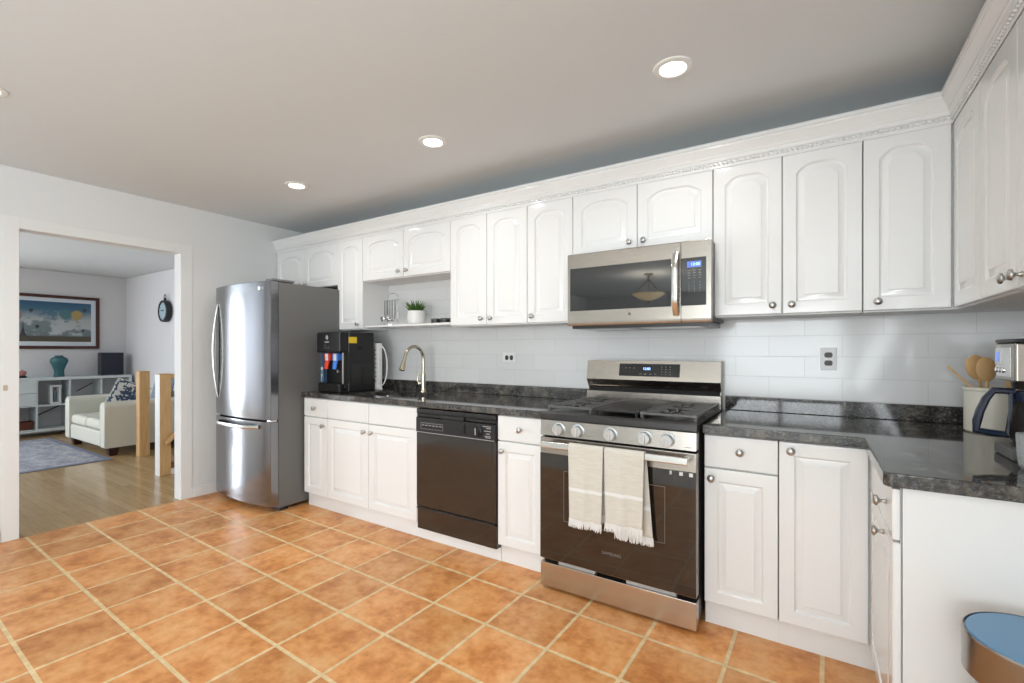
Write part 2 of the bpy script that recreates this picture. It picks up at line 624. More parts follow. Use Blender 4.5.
# ------------------------------------------------------------------ room shell
XR, YS = 5.195, -8.15
ZC = 2.45
YLN, XLW, YLS = 0.21, -5.30, -5.20     # living room limits
WT = 0.115                             # doorway wall thickness
DY0, DY1, DZ = -2.054, -1.113, 2.054   # doorway


def shell(name, m, *boxes):
    b = MB()
    for q in boxes:
        b.box(*q)
    return struct(b.build(name, m))


shell('floor', M['tile'], (0, XR, -3.0, 0.0, -0.10, 0.0))
shell('floor_bounce', M['floor_pale'], (0, XR, YS, -3.0, -0.10, 0.0))  # unseen pale floor, added to bounce neutral light onto the ceiling
shell('floor_living', M['oak'], (XLW, 0.0, YLS, YLN, -0.10, 0.0))
shell('ceiling', M['ceiling'], (-WT, XR + 0.1, YS - 0.1, 0.12, ZC, ZC + 0.1))
shell('ceiling_living', M['ceiling'], (XLW - 0.1, -WT - 0.002, YLS - 0.1, YLN + 0.1, ZC + 0.005, ZC + 0.1))
shell('wall_back', M['wall'], (0.0, XR + 0.1, 0.008, 0.12, -0.1, ZC))
shell('wall_left', M['wall'], (-WT, 0, DY1, 0.12, 0, ZC), (-WT, 0, DY0, DY1, DZ, ZC), (-WT, 0, YS, DY0, 0, ZC))
shell('wall_right', M['wall'], (XR, XR + 0.12, -3.6, 0.008, 0, ZC), (XR, XR + 0.12, YS, -5.9, 0, ZC),
      (XR, XR + 0.12, -5.9, -3.6, 0, 0.65), (XR, XR + 0.12, -5.9, -3.6, 2.15, ZC))
shell('wall_south', M['wall'], (0, 2.75, YS - 0.12, YS, 0, ZC), (4.95, XR, YS - 0.12, YS, 0, ZC),
      (2.75, 4.95, YS - 0.12, YS, 2.2, ZC), (2.75, 4.95, YS - 0.12, YS, 0, 0.30))
shell('wall_living_west', M['wall_living'], (XLW - 0.1, XLW, -3.4, YLN, 0, ZC), (XLW - 0.1, XLW, YLS, -4.5, 0, ZC), (XLW - 0.1, XLW, -4.5, -3.4, 0, 0.06), (XLW - 0.1, XLW, -4.5, -3.4, 2.3, ZC))
shell('wall_living_north', M['wall_living'], (XLW - 0.1, -WT, YLN, YLN + 0.1, 0, ZC))
shell('wall_living_south', M['wall_living'], (XLW, -WT, YLS - 0.1, YLS, 0, ZC))
# living-room windows and invented, unseen kitchen windows: frames with mullions
b = MB()
for x in (2.75, 3.81, 4.87):
    b.box(x, x + 0.08, YS - 0.10, YS - 0.03, 0.30, 2.2)
for z in (0.30, 2.12):
    b.box(2.75, 4.95, YS - 0.10, YS - 0.03, z, z + 0.08)
struct(b.build('window_1', M['trim']))
b = MB()
for y in (-5.9, -4.79, -3.68):
    b.box(XR + 0.02, XR + 0.09, y, y + 0.08, 0.65, 2.15)
for z in (0.65, 2.07):
    b.box(XR + 0.02, XR + 0.09, -5.9, -3.6, z, z + 0.08)
struct(b.build('window_2', M['trim']))
b = MB()
for y in (-4.5, -3.48):
    b.box(XLW - 0.09, XLW - 0.03, y, y + 0.08, 0.06, 2.3)
for z in (0.06, 2.22):
    b.box(XLW - 0.09, XLW - 0.03, -4.5, -3.4, z, z + 0.08)
struct(b.build('window_3', M['trim']))
# flat casing round the doorway
b = MB()
b.box(0.0, 0.005, DY1 + 0.001, DY1 + 0.085, 0, DZ + 0.075, 0.003)
b.box(0.0, 0.005, DY0 - 0.085, DY0 - 0.001, 0, DZ + 0.075, 0.003)
b.box(0.0, 0.005, DY0 - 0.001, DY1 + 0.001, DZ + 0.001, DZ + 0.075, 0.003)
struct(b.build('trim_1', M['trim']))
b = MB()
b.box(0.0, 0.012, DY1 + 0.087, -0.02, 0, 0.085, 0.004)
struct(b.build('baseboard_left', M['trim']))
b = MB()
b.box(0.0, 0.012, YS, DY0 - 0.087, 0, 0.085, 0.004)
struct(b.build('baseboard_south', M['trim']))
b = MB()
b.box(XLW, XLW + 0.012, YLS, YLN - 0.014, 0, 0.09, 0.003)
b.box(XLW, -WT, YLN - 0.012, YLN, 0, 0.09, 0.003)
struct(b.build('baseboard_living', M['trim']))
# tiled backsplash
b = MB()
b.box(0.99, XR - 0.008, 0.0, 0.008, 0.90, 1.86)
b.box(XR - 0.008, XR, -1.36, 0.008, 0.90, 1.46)
struct(b.build('trim_2', M['subway']))

# ------------------------------------------------------------------ cabinets
KNOB = [(0.0065, 0.0), (0.0085, 0.001), (0.0055, 0.005), (0.005, 0.013), (0.009, 0.018), (0.0155, 0.021), (0.0165, 0.0245), (0.0145, 0.029), (0.008, 0.032), (0.0, 0.033)]


def contour(x0, x1, z0, z1, d, rise, y, N=16):
    """door contour inset by d; top edge an eyebrow arch of the given rise"""
    a, c, lo, hi = x0 + d, x1 - d, z0 + d, z1 - d
    pts = [(a, y, lo), (c, y, lo)]
    for i in range(N + 1):
        t = i / N
        x = c + (a - c) * t
        s = max(0.0, 1 - ((t - 0.5) / 0.5) ** 2)
        sh = math.sin(min(1.0, s * 1.0) * math.pi / 2) ** 1.1
        pts.append((x, y, hi - rise + rise * sh))
    return pts


def door_mesh(b, x0, x1, z0, z1, yf, th=0.019, stile=0.055, arch=0.0):
    wdt = x1 - x0
    s = min(stile, wdt * 0.22)
    ra = min(arch, wdt * 0.16) if arch else 0.0
    f = min(1.0, (wdt - 2 * s) / 0.14)
    seq = [(0, 0, th), (0, 0, 0.006), (0.0018, 0, 0.0022), (0.006, 0, 0.0), (s, ra, 0.0), (s + 0.0045 * f, ra, 0.0065), (s + 0.008 * f, ra, 0.0085),
           (s + 0.014 * f, ra, 0.0085), (s + 0.031 * f, ra, 0.0030), (s + 0.034 * f, ra, 0.0004), (s + 0.035 * f, ra, 0.0)]
    lps = [contour(x0, x1, z0, z1, d, rr, yf + dep) for d, rr, dep in seq]
    b.loops(lps)


def cabinet(name, label, group, T, x0, x1, z0, z1, yb, yc, yf, fronts, toe=None, hollow=False, bottom=None):
    P = Vector(((x0 + x1) / 2, yb, z0 if toe is None else 0))
    root = thing(name, label, 'cabinet', T @ P if T else P, group)
    b = MB(T)
    e = 0.0012
    if hollow:
        t = 0.016
        b.box(x0 + e, x0 + t, yc, yb, z0, z1)
        b.box(x1 - t, x1 - e, yc, yb, z0, z1)
        b.box(x0 + t, x1 - t, yc, yb, z0, z0 + t)
        b.box(x0 + t, x1 - t, yb - 0.006, yb, z0 + t, z1)
        b.box(x0 + t, x1 - t, yc, yc + 0.018, z0 + t, z0 + 0.05)
        b.box(x0 + t, x1 - t, yc, yc + 0.018, z1 - 0.17, z1)
    else:
        b.box(x0 + e, x1 - e, yc, yb, z0, z1)
    b.build('body', M['cab_in'] if not hollow else M['cab'], root)
    for kind, a, c, lo, hi, kn, arch in fronts:
        b = MB(T)
        if kind == 'door':
            door_mesh(b, a, c, lo, hi, yf, arch=arch)
        else:
            b.box(a, c, yf, yc - 0.0005, lo, hi, 0.006, 3)
        d = b.build('door' if kind == 'door' else ('drawer' if kind == 'drawer' else 'drawer_front'), M['cab'], root, sharp=28)
        if kn:
            kb = MB(T)
            kb.lathe(KNOB, (kn[0], yf, kn[1]), 'y', 20)
            kb.build('knob', M['nickel'], d, sharp=60)
    if toe is not None:
        b = MB(T)
        b.box(x0 - 0.0014, x1 + 0.0014, toe, toe + 0.016, 0.0, z0 - 0.001)
        b.build('toe_kick', M['cab'], root)
    return root


YF, YCC, YT = -0.642, -0.622, -0.597
ZB0, ZB1 = 0.108, 0.8735
DS = 0.722     # drawer / door seam
GB = 'white base cabinets under the granite worktop'
G_ = 0.0015


def dpair(a, c, z0, z1, kz, arch, kx=0.040):
    mid = (a + c) / 2
    return [('door', a + G_, mid - G_, z0, z1, (mid - kx, kz), arch), ('door', mid + G_, c - G_, z0, z1, (mid + kx, kz), arch)]


cabinet('base_cabinet', 'narrow white base cabinet beside the refrigerator, one drawer over one door', GB, None, 0.990, 1.2835, ZB0, ZB1, -0.004, YCC, YF,
        [('drawer', 0.990 + G_, 1.285 - G_, DS + 0.003, 0.868, (1.137, 0.792), 0), ('door', 0.990 + G_, 1.285 - G_, 0.114, DS - 0.003, (1.246, 0.662), 0)], toe=YT)
cabinet('base_cabinet', 'wide white sink base cabinet with two doors below two knobless drawer fronts', GB, None, 1.2865, 2.2265, ZB0, ZB1, -0.004, YCC, YF,
        [('false', 1.285 + G_, 1.755 - G_, DS + 0.003, 0.868, None, 0), ('false', 1.755 + G_, 2.229 - G_, DS + 0.003, 0.868, None, 0),
         ('door', 1.285 + G_, 1.755 - G_, 0.114, DS - 0.003, (1.716, 0.662), 0), ('door', 1.755 + G_, 2.229 - G_, 0.114, DS - 0.003, (1.794, 0.662), 0)], toe=YT, hollow=True)
cabinet('base_cabinet', 'narrow white base cabinet between the black dishwasher and the range', GB, None, 2.872, 3.180, ZB0, ZB1, -0.004, YCC, YF,
        [('drawer', 2.872 + G_, 3.180 - G_, DS + 0.003, 0.868, (3.030, 0.797), 0), ('door', 2.872 + G_, 3.180 - G_, 0.114, DS - 0.003, (2.912, 0.667), 0)], toe=YT)
cabinet('base_cabinet', 'white base cabinet with drawer over door, touching the right side of the range', GB, None, 4.006, 4.2985, ZB0, ZB1, -0.004, YCC, YF,
        [('drawer', 4.006 + G_, 4.300 - G_, DS + 0.003, 0.868, (4.155, 0.804), 0), ('door', 4.006 + G_, 4.300 - G_, 0.114, DS - 0.003, (4.040, 0.677), 0)], toe=YT)
cabinet('base_cabinet', 'white corner base cabinet with one full-height door and no drawer', GB, None, 4.3015, 5.185, ZB0, ZB1, -0.004, YCC, YF,
        [('door', 4.300 + G_, 4.6025, 0.114, 0.868, (4.345, 0.833), 0)], toe=YT)
T6 = Matrix.Translation((5.247, 0, 0)) @ Matrix.Rotation(R(-90), 4, 'Z')
r6 = cabinet('base_cabinet', 'white end base cabinet of the short counter leg, its plain side facing the bin', GB, T6, 0.645, 1.222, ZB0, ZB1, -0.062, YCC, YF,
             [('drawer', 0.665, 1.2385, DS + 0.003, 0.868, (1.12, 0.800), 0), ('door', 0.665, 1.2385, 0.114, DS - 0.003, (1.06, 0.690), 0)], toe=-0.560)
b = MB(T6)
b.box(1.2235, 1.2405, -0.619, -0.062, 0.0, ZB1)
b.build('side_panel', M['cab'], r6)
b = MB()
b.box(2.2285, 2.8700, YT - 0.004, YT + 0.012, 0.0, 0.078, 0.002)
tag(b.build('toe_board', M['cab']), 'white board along the floor under the black dishwasher', 'toe kick')

# --- upper cabinets
UF, UC = -0.2885, -0.269
ZU0, ZU1, ZTOP = 1.4247, 2.186, 2.19
GU = 'white wall cabinets under the crown moulding'
AR = 0.042
kz = ZU0 + 0.042
cabinet('wall_cabinet', 'short white wall cabinet with two arched doors above the refrigerator', GU, None, 0.004, 0.9355, 1.812, ZTOP, -0.004, UC, UF,
        [('door', 0.010, 0.4525 - G_, 1.814, ZU1, (0.4125, 1.852), AR), ('door', 0.4525 + G_, 0.937 - G_, 1.814, ZU1, (0.4925, 1.852), AR)])
cabinet('wall_cabinet', 'narrow white wall cabinet with a single door between the refrigerator and the open shelf', GU, None, 0.9385, 1.2615, 1.418, ZTOP, -0.004, UC, UF,
        [('door', 0.937 + G_, 1.263 - G_, ZU0, ZU1, (1.213, kz), AR)])
cabinet('wall_cabinet', 'short white wall cabinet with two arched doors above the open shelf and plant', GU, None, 1.2645, 2.2112, 1.815, ZTOP, -0.004, UC, UF,
        dpair(1.263, 2.2127, 1.8205, ZU1, 1.866, AR, 0.044))
cabinet('wall_cabinet', 'tall white wall cabinet with two doors beside the open shelf, right of the plant', GU, None, 2.2142, 2.8600, 1.418, ZTOP, -0.004, UC, UF,
        dpair(2.2127, 2.8615, ZU0, ZU1, kz, AR))
cabinet('wall_cabinet', 'tall white wall cabinet with a single door directly left of the microwave', GU, None, 2.8630, 3.1845, 1.418, ZTOP, -0.004, UC, UF,
        [('door', 2.8615 + G_, 3.186 - G_, ZU0, ZU1, (2.903, kz), AR)])
cabinet('wall_cabinet', 'short white wall cabinet with two arched doors above the microwave', GU, None, 3.1875, 3.9835, 1.808, ZTOP, -0.004, UC, UF,
        dpair(3.186, 3.985, 1.812, ZU1, 1.862, AR))
cabinet('wall_cabinet', 'tall white wall cabinet with two doors directly right of the microwave', GU, None, 3.9865, 4.6075, 1.418, ZTOP, -0.004, UC, UF,
        dpair(3.985, 4.609, ZU0, ZU1, kz, AR))
cabinet('wall_cabinet', 'tall white wall cabinet with a single door in the corner, knob at lower left', GU, None, 4.6105, 5.185, 1.418, ZTOP, -0.004, UC, UF,
        [('door', 4.609 + G_, 4.9035, ZU0, ZU1, (4.661, ZU0 + 0.038), AR)])
T7 = Matrix.Translation((5.1955, 0, 0)) @ Matrix.Rotation(R(-90), 4, 'Z')
cabinet('wall_cabinet', 'white wall cabinet door without a knob, first on the short side wall from the corner', GU, T7, 0.271, 0.656, 1.418, ZTOP, -0.012, UC, UF,
        [('door', 0.292, 0.657 - G_, ZU0, ZU1, None, AR)])
cabinet('wall_cabinet', 'white wall cabinet on the side wall with a pair of knobs side by side', GU, T7, 0.658, 1.359, 1.418, ZTOP, -0.012, UC, UF,
        dpair(0.657, 1.360, ZU0, ZU1, 1.459, AR))

# open shelf between the wall cabinets
b = MB()
b.box(1.2645, 2.2110, -0.262, -0.002, 1.436, 1.452, 0.002)
tag(b.build('open_shelf', M['cab']), 'white open shelf over the sink between two wall cabinets', 'shelf')

# crown moulding with a rope bead
prof = [(0.0012, 2.1835), (0.0030, 2.1835), (0.0030, 2.196), (0.0035, 2.198), (0.0035, 2.215), (0.010, 2.219), (0.013, 2.226), (0.013, 2.231), (0.018, 2.238),
        (0.0185, 2.247), (0.024, 2.256), (0.033, 2.270), (0.0395, 2.279), (0.040, 2.288), (0.046, 2.292), (0.046, 2.305), (-0.015, 2.305), (-0.015, 2.1912), (0.0012, 2.1912)]
crown = thing('crown_moulding', 'white crown moulding with a rope bead along the tops of the wall cabinets', 'moulding', (2.5, -0.29, 2.19))
b = MB()
b.loops([[(0.003, -(0.2885 + o), z) for o, z in prof], [(4.907 - o, -(0.2885 + o), z) for o, z in prof], [(4.907 - o, -1.36, z) for o, z in prof]])
b.build('cornice', M['cab'], crown, sharp=25)
b = MB()
bead = bmesh.new()
bmesh.ops.create_icosphere(bead, subdivisions=1, radius=1.0)
for vv in bead.verts:
    vv.co = Vector((vv.co.x * 0.0135, vv.co.y * 0.0075, vv.co.z * 0.0070))
bme = bpy.data.meshes.new('bead')
bead.to_mesh(bme)
bead.free()
verts, faces = [], []


def put(T):
    k = len(verts)
    verts.extend([(T @ vv.co)[:] for vv in bme.vertices])
    faces.extend([[i + k for i in p.vertices] for p in bme.polygons])


RT = Matrix.Rotation(R(40), 4, 'Y')
x = 0.012
while x < 4.895:
    put(Matrix.Translation((x, -0.2940, 2.2065)) @ RT)
    x += 0.020
y = -0.30
while y > -1.352:
    put(Matrix.Translation((4.9015, y, 2.2065)) @ Matrix.Rotation(R(-90), 4, 'Z') @ RT)
    y -= 0.020
me = bpy.data.meshes.new('rope_bead')
me.from_pydata(verts, [], faces)
me.materials.append(M['cab'])
for p in me.polygons:
    p.use_smooth = True
o = bpy.data.objects.new('rope_bead', me)
C.objects.link(o)
attach(o, crown)
bpy.data.meshes.remove(bme)

# ------------------------------------------------------------------ worktops


def slab_hole(b, x0, x1, y0, y1, z0, z1, hx0, hx1, hy0, hy1, e=0.006):
    """rectangular slab with a rectangular cut-out and softened outer edges"""
    def rect(i, z):
        return [(x0 + i, y0 + i, z), (x1 - i, y0 + i, z), (x1 - i, y1 - i, z), (x0 + i, y1 - i, z)]
    h = lambda z: [(hx0, hy0, z), (hx1, hy0, z), (hx1, hy1, z), (hx0, hy1, z)]
    b.loops([h(z0), rect(e, z0), rect(e * .3, z0 + e * .3), rect(0, z0 + e), rect(0, z1 - e), rect(e * .3, z1 - e * .3), rect(e, z1), h(z1), h(z0)], cap_start=False, cap_end=False)


HX0, HX1, HY0, HY1 = 1.46, 2.10, -0.545, -0.195
top = thing('countertop', 'dark granite worktop with the sink, running from the refrigerator to the range', 'countertop', (2.09, -0.33, 0.874))
b = MB()
slab_hole(b, 0.983, 3.186, -0.661, -0.002, 0.8745, 0.914, HX0, HX1, HY0, HY1)
b.build('worktop', M['granite'], top, sharp=50)
b = MB()
b.box(0.983, 3.186, -0.022, -0.001, 0.9145, 0.992, 0.003)
b.build('upstand', M['granite'], top)
top = thing('countertop', 'dark granite L-shaped worktop around the corner, under the coffee maker', 'countertop', (4.7, -0.33, 0.874))
b = MB()
rc = []
for i in range(7):
    t = R(180 + 15 * i)
    rc.append((4.585 + 0.02 + 0.02 * math.cos(t), -1.257 + 0.02 + 0.02 * math.sin(t)))
b.prism([(4.0045, -0.002), (4.0045, -0.661), (4.585, -0.661)] + rc + [(5.185, -1.257), (5.185, -0.002)], 'z', 0.8745, 0.914, 0.005, 3)
b.build('worktop', M['granite'], top, sharp=50)
b = MB()
b.box(4.0045, 5.164, -0.022, -0.001, 0.9145, 0.992, 0.003)
b.build('upstand', M['granite'], top)
b = MB()
b.box(5.165, 5.186, -1.257, -0.001, 0.9145, 0.992, 0.003)
b.build('upstand', M['granite'], top)

# sink basin
sink = thing('sink', 'stainless undermount sink set into the granite worktop', 'sink', (1.78, -0.37, 0.70))


def rr(x0, x1, y0, y1, z, r=0.04, n=6):
    pts = []
    for cx_, cy_, a0 in ((x1 - r, y1 - r, 0), (x0 + r, y1 - r, 90), (x0 + r, y0 + r, 180), (x1 - r, y0 + r, 270)):
        for i in range(n + 1):
            t = R(a0 + 90 * i / n)
            pts.append((cx_ + r * math.cos(t), cy_ + r * math.sin(t), z))
    return pts


b = MB()
b.loops([rr(HX0 - 0.018, HX1 + 0.018, HY0 - 0.018, HY1 + 0.018, 0.8735, 0.03), rr(HX0 + 0.004, HX1 - 0.004, HY0 + 0.004, HY1 - 0.004, 0.8730, 0.03),
         rr(HX0 + 0.010, HX1 - 0.010, HY0 + 0.010, HY1 - 0.010, 0.72, 0.05), rr(HX0 + 0.04, HX1 - 0.04, HY0 + 0.04, HY1 - 0.04, 0.695, 0.05)], cap_start=False)
b.build('basin', M['steel_bright'], sink)
b = MB()
b.lathe([(0.045, 0.0), (0.045, 0.004), (0.03, 0.005), (0.028, 0.002), (0.0, 0.002)], (1.78, -0.36, 0.6955), 'z', 24)
b.build('drain', M['chrome'], sink)

# faucet
fx, fy = 1.82, -0.150
fc = thing('faucet', 'brushed nickel gooseneck faucet with a side lever behind the sink', 'faucet', (fx, fy, 0.914))
b = MB()
b.lathe([(0.027, 0.9142), (0.027, 0.920), (0.0225, 0.926), (0.0205, 0.95), (0.021, 1.04), (0.019, 1.058), (0.014, 1.064), (0.0, 1.064)], (fx, fy, 0), 'z', 28)
b.build('base', M['faucet'], fc)
b = MB()
pts = [(fx, fy, 1.055), (fx, fy, 1.12), (fx, fy, 1.175)]
for i in range(1, 15):
    t = R(180 * i / 14 * 0.93)
    pts.append((fx, fy - 0.1 + 0.1 * math.cos(t), 1.175 + 0.1 * math.sin(t)))
b.tube(pts, 0.0125, 16)
b.build('gooseneck', M['faucet'], fc)
b = MB()
e0 = Vector(pts[-1])
dr = (Vector(pts[-1]) - Vector(pts[-2])).normalized()
b.tube([e0, e0 + dr * 0.01, e0 + dr * 0.03, e0 + dr * 0.085, e0 + dr * 0.105, e0 + dr * 0.108], [0.0135, 0.0145, 0.0145, 0.0205, 0.0225, 0.020], 18)
b.build('spray_head', M['faucet'], fc)
b = MB()
b.tube([(fx - 0.015, fy - 0.01, 0.985), (fx - 0.034, fy - 0.022, 0.985)], 0.0155, 16)
b.tube([(fx - 0.030, fy - 0.02, 0.987), (fx - 0.040, fy - 0.026, 1.01), (fx - 0.032, fy - 0.022, 1.062)], [0.009, 0.0085, 0.0065], 12)
b.build('lever', M['faucet'], fc)

# ------------------------------------------------------------------ refrigerator
FX0, FX1 = 0.135, 0.966
fr = thing('refrigerator', 'tall stainless bottom-freezer refrigerator beside the doorway', 'refrigerator', (0.55, -0.45, 0))
b = MB()
b.box(FX0 + 0.004, FX1 - 0.002, -0.838, -0.06, 0.03, 1.772, 0.006)
b.build('body', M['grey_side'], fr)
b = MB()
b.box(FX0 + 0.02, FX1 - 0.02, -0.82, -0.75, 0.004, 0.045)
b.build('base_grille', M['black'], fr)
for x in (FX0 + 0.06, FX1 - 0.06):
    b = MB()
    b.lathe([(0.02, 0.0), (0.02, 0.032)], (x, -0.12, 0), 'z', 14)
    b.build('foot', M['black'], fr)


def bowed(z0, z1, name):
    N = 22
    out = []
    y_e, bow = -0.903, 0.042
    front = []
    for i in range(N + 1):
        t = i / N
        x = FX0 + (FX1 - FX0) * t
        s = 1 - (2 * t - 1) ** 2
        front.append((x, y_e - bow * s))
    r = 0.007
    front[0] = (FX0 + 0.001, y_e + 0.004)
    poly = [(FX1, -0.843)] + [(FX1, y_e + r)] + [(FX1 - 0.002, y_e + 0.001)] + front[::-1][1:-1] + [(FX0 + 0.002, y_e + 0.001), (FX0, y_e + r), (FX0, -0.843)]
    mb = MB()
    mb.prism(poly, 'z', z0, z1, 0.004, 2)
    return mb.build(name, M['steel_v'], fr, sharp=40)


def fy_at(x):
    t = (x - FX0) / (FX1 - FX0)
    return -0.903 - 0.042 * (1 - (2 * t - 1) ** 2)


dr1 = bowed(0.712, 1.776, 'door')
dr2 = bowed(0.052, 0.698, 'freezer_drawer')
b = MB()
b.box(FX0 + 0.01, FX1 - 0.01, -0.875, -0.845, 0.699, 0.711)
b.box(FX0 + 0.01, FX1 - 0.01, -0.845, -0.839, 0.06, 1.77)
b.build('gasket', M['dark_gap'], fr)
# bowed door handle and a dark plate painting the shade of a scooped recess
b = MB()
N = 24
hx = 0.205
pts = []
for i in range(N + 1):
    t = i / N
    z = 0.853 + (1.636 - 0.853) * t
    pts.append((hx - 0.004 - 0.018 * math.sin(math.pi * t), fy_at(hx) - 0.004 - 0.030 * math.sin(math.pi * t) ** 0.9, z))
b.tube(pts, [0.005 + 0.004 * math.sin(math.pi * i / N) ** 0.5 for i in range(N + 1)], 12)
b.build('handle', M['steel_bright'], dr1)
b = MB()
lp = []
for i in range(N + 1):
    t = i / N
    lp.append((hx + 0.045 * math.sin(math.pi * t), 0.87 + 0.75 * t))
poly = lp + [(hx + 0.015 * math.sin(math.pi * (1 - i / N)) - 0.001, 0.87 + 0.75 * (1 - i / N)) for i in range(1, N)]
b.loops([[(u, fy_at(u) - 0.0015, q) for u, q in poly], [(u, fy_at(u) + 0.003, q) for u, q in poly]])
b.build('recess_shade', M['dark_gap'], dr1)
b = MB()
pts = []
for i in range(N + 1):
    t = i / N
    x = 0.235 + (0.845 - 0.235) * t
    pts.append((x, fy_at(x) - 0.006 - 0.042 * min(1.0, math.sin(math.pi * t) * 2.2), 0.655))
b.tube(pts, 0.015, 12, flat=0.6)
b.build('handle', M['steel_bright'], dr2)
b = MB()
b.box(0.86, 0.955, -0.885, -0.70, 1.7775, 1.797, 0.006)
b.build('hinge_cover', M['grey_side'], fr)
b = MB()
b.box(FX1 - 0.06, FX1 - 0.004, -0.895, -0.85, 0.700, 0.711, 0.002)
b.build('hinge', M['chrome'], fr)
b = MB()
xl = 0.845
b.lathe([(0.0125, 0.0), (0.0125, 0.0012), (0.0, 0.0012)], (xl, fy_at(xl) - 0.0002, 1.722), 'y', 20, )
b.build('emblem', M['chrome'], dr1)
text('lettering', 'LG', (xl + 0.035, fy_at(xl + 0.03) - 0.001, 1.722), 0.028, M['label_white'], dr1, rot=(R(90), 0, R(6)))

# ------------------------------------------------------------------ dishwasher
dw = thing('dishwasher', 'black dishwasher built in between the white base cabinets', 'dishwasher', (2.55, -0.33, 0.08))
DX0, DX1 = 2.2335, 2.8665
b = MB()
b.box(DX0 + 0.004, DX1 - 0.004, -0.600, -0.05, 0.085, 0.868)
b.build('tub', M['dark_gap'], dw)
b = MB()
b.box(DX0, DX1, -0.650, -0.602, 0.232, 0.7115, 0.004)
b.box(DX0 + 0.022, DX1 - 0.022, -0.6525, -0.645, 0.246, 0.704, 0.003)
b.build('door', M['dw'], dw)
b = MB()
b.box(DX0, DX1, -0.641, -0.602, 0.080, 0.214, 0.004)
b.build('access_panel', M['dw'], dw)
b = MB()
b.box(DX0 + 0.006, DX1 - 0.006, -0.656, -0.604, 0.2155, 0.2295, 0.003)
b.build('lower_strip', M['dark_steel'], dw)
cp = MB()
cp.box(DX0, DX1, -0.656, -0.602, 0.7145, 0.812, 0.004)
cp.box(DX0, DX1, -0.645, -0.602, 0.8135, 0.834, 0.004)
cp.box(DX0, DX1, -0.652, -0.602, 0.8355, 0.868, 0.006)
cp.box(DX0 + 0.22, DX0 + 0.40, -0.660, -0.640, 0.812, 0.838, 0.005)
cp = cp.build('control_panel', M['black'], dw)
b = MB()
b.box(DX0 + 0.006, DX1 - 0.006, -0.6575, -0.655, 0.7150, 0.7185, 0.0005)
b.build('trim_strip', M['mark'], cp)
b = MB()
for x0, x1, z0, z1 in ((2.277, 2.468, 0.776, 0.780), (2.277, 2.468, 0.738, 0.741), (2.277, 2.281, 0.738, 0.78), (2.464, 2.468, 0.738, 0.78)):
    b.box(x0, x1, -0.6580, -0.6555, z0, z1)
b.build('button_frame', M['mark_dim'], cp)
for i in range(6):
    b = MB()
    b.box(2.285 + 0.0298 * i, 2.285 + 0.0298 * i + 0.026, -0.661, -0.6555, 0.7435, 0.760, 0.002)
    b.build('button', M['black'], cp)
b = MB()
for i in range(6):
    b.box(2.288 + 0.0298 * i, 2.288 + 0.0298 * i + 0.020, -0.6578, -0.6555, 0.762, 0.766)
b.build('button_labels', M['mark'], cp)
b = MB()
b.lathe([(0.031, 0), (0.031, 0.006), (0.024, 0.010), (0.022, 0.022), (0.0, 0.024)], (2.74, -0.656, 0.764), 'y', 26)
kn = b.build('dial', M['black'], cp)
b = MB()
b.box(2.7365, 2.7435, -0.684, -0.679, 0.745, 0.786, 0.002)
b.build('pointer', M['mark'], kn)
b = MB()
for x0, x1, z in ((2.775, 2.835, 0.795), (2.802, 2.835, 0.785), (2.785, 2.835, 0.768), (2.800, 2.828, 0.752), (2.790, 2.834, 0.738), (2.796, 2.834, 0.730)):
    b.box(x0, x1, -0.6572, -0.6555, z, z + 0.004)
b.build('printed_marks', M['mark'], cp)
b = MB()
b.box(2.602, 2.606, -0.658, -0.655, 0.735, 0.80)
b.box(2.645, 2.649, -0.658, -0.655, 0.735, 0.80)
b.box(2.612, 2.639, -0.662, -0.655, 0.770, 0.795, 0.003)
b.box(2.612, 2.639, -0.660, -0.655, 0.740, 0.764, 0.003)
b.build('rocker_switch', M['black'], cp)

# ------------------------------------------------------------------ range
SX0, SX1 = 3.214, 3.994
st = thing('gas_range', 'stainless gas range with five knobs and a dark glass oven door', 'range', (3.6, -0.36, 0))
b = MB()
b.box(SX0 + 0.004, SX1 - 0.002, -0.688, -0.040, 0.045, 0.905)
b.build('body', M['dark_steel'], st)
for x in (SX0 + 0.05, SX1 - 0.05):
    for y in (-0.66, -0.12):
        b = MB()
        b.lathe([(0.022, 0.0), (0.022, 0.010), (0.014, 0.012), (0.014, 0.046)], (x, y, 0), 'z', 16)
        b.build('foot', M['black'], st)
b = MB()
b.box(SX0, SX1, -0.738, -0.690, 0.016, 0.140, 0.004)
b.build('drawer', M['steel_floor_lit'], st)
# oven door: steel top band, dark glass, bottom edge
od = MB()
od.box(SX0, SX1, -0.740, -0.690, 0.160, 0.7950, 0.004)
od = od.build('oven_door', M['steel'], st)
b = MB()
b.box(SX0 + 0.001, SX1 - 0.001, -0.7435, -0.735, 0.164, 0.712, 0.002)
b.build('door_glass', M['oven_glass'], od)
b = MB()
for x0, x1, z0, z1 in ((3.352, 3.860, 0.630, 0.632), (3.352, 3.860, 0.375, 0.377), (3.352, 3.354, 0.375, 0.632), (3.858, 3.860, 0.375, 0.632)):
    b.box(x0, x1, -0.7440, -0.7433, z0, z1)
b.build('window_outline', M['mark_dim'], od)
text('lettering', 'SAMSUNG', (3.607, -0.7438, 0.266), 0.021, M['mark_dim'], od, sx=1.0)
b = MB()
for x in (3.885, 3.930, 3.972):
    b.box(x - 0.008 if x > 3.9 else x - 0.004, x + 0.008 if x > 3.9 else x + 0.004, -0.7442, -0.7433, 0.692, 0.708)
b.build('stickers', M['label_white'], od)
b = MB()
b.box(3.248, 3.972, -0.806, -0.786, 0.752, 0.786, 0.006, 3)
for x in (3.262, 3.946):
    b.box(x, x + 0.022, -0.790, -0.739, 0.758, 0.780, 0.003)
b.build('handle', M['steel_bright'], od)
b = MB()
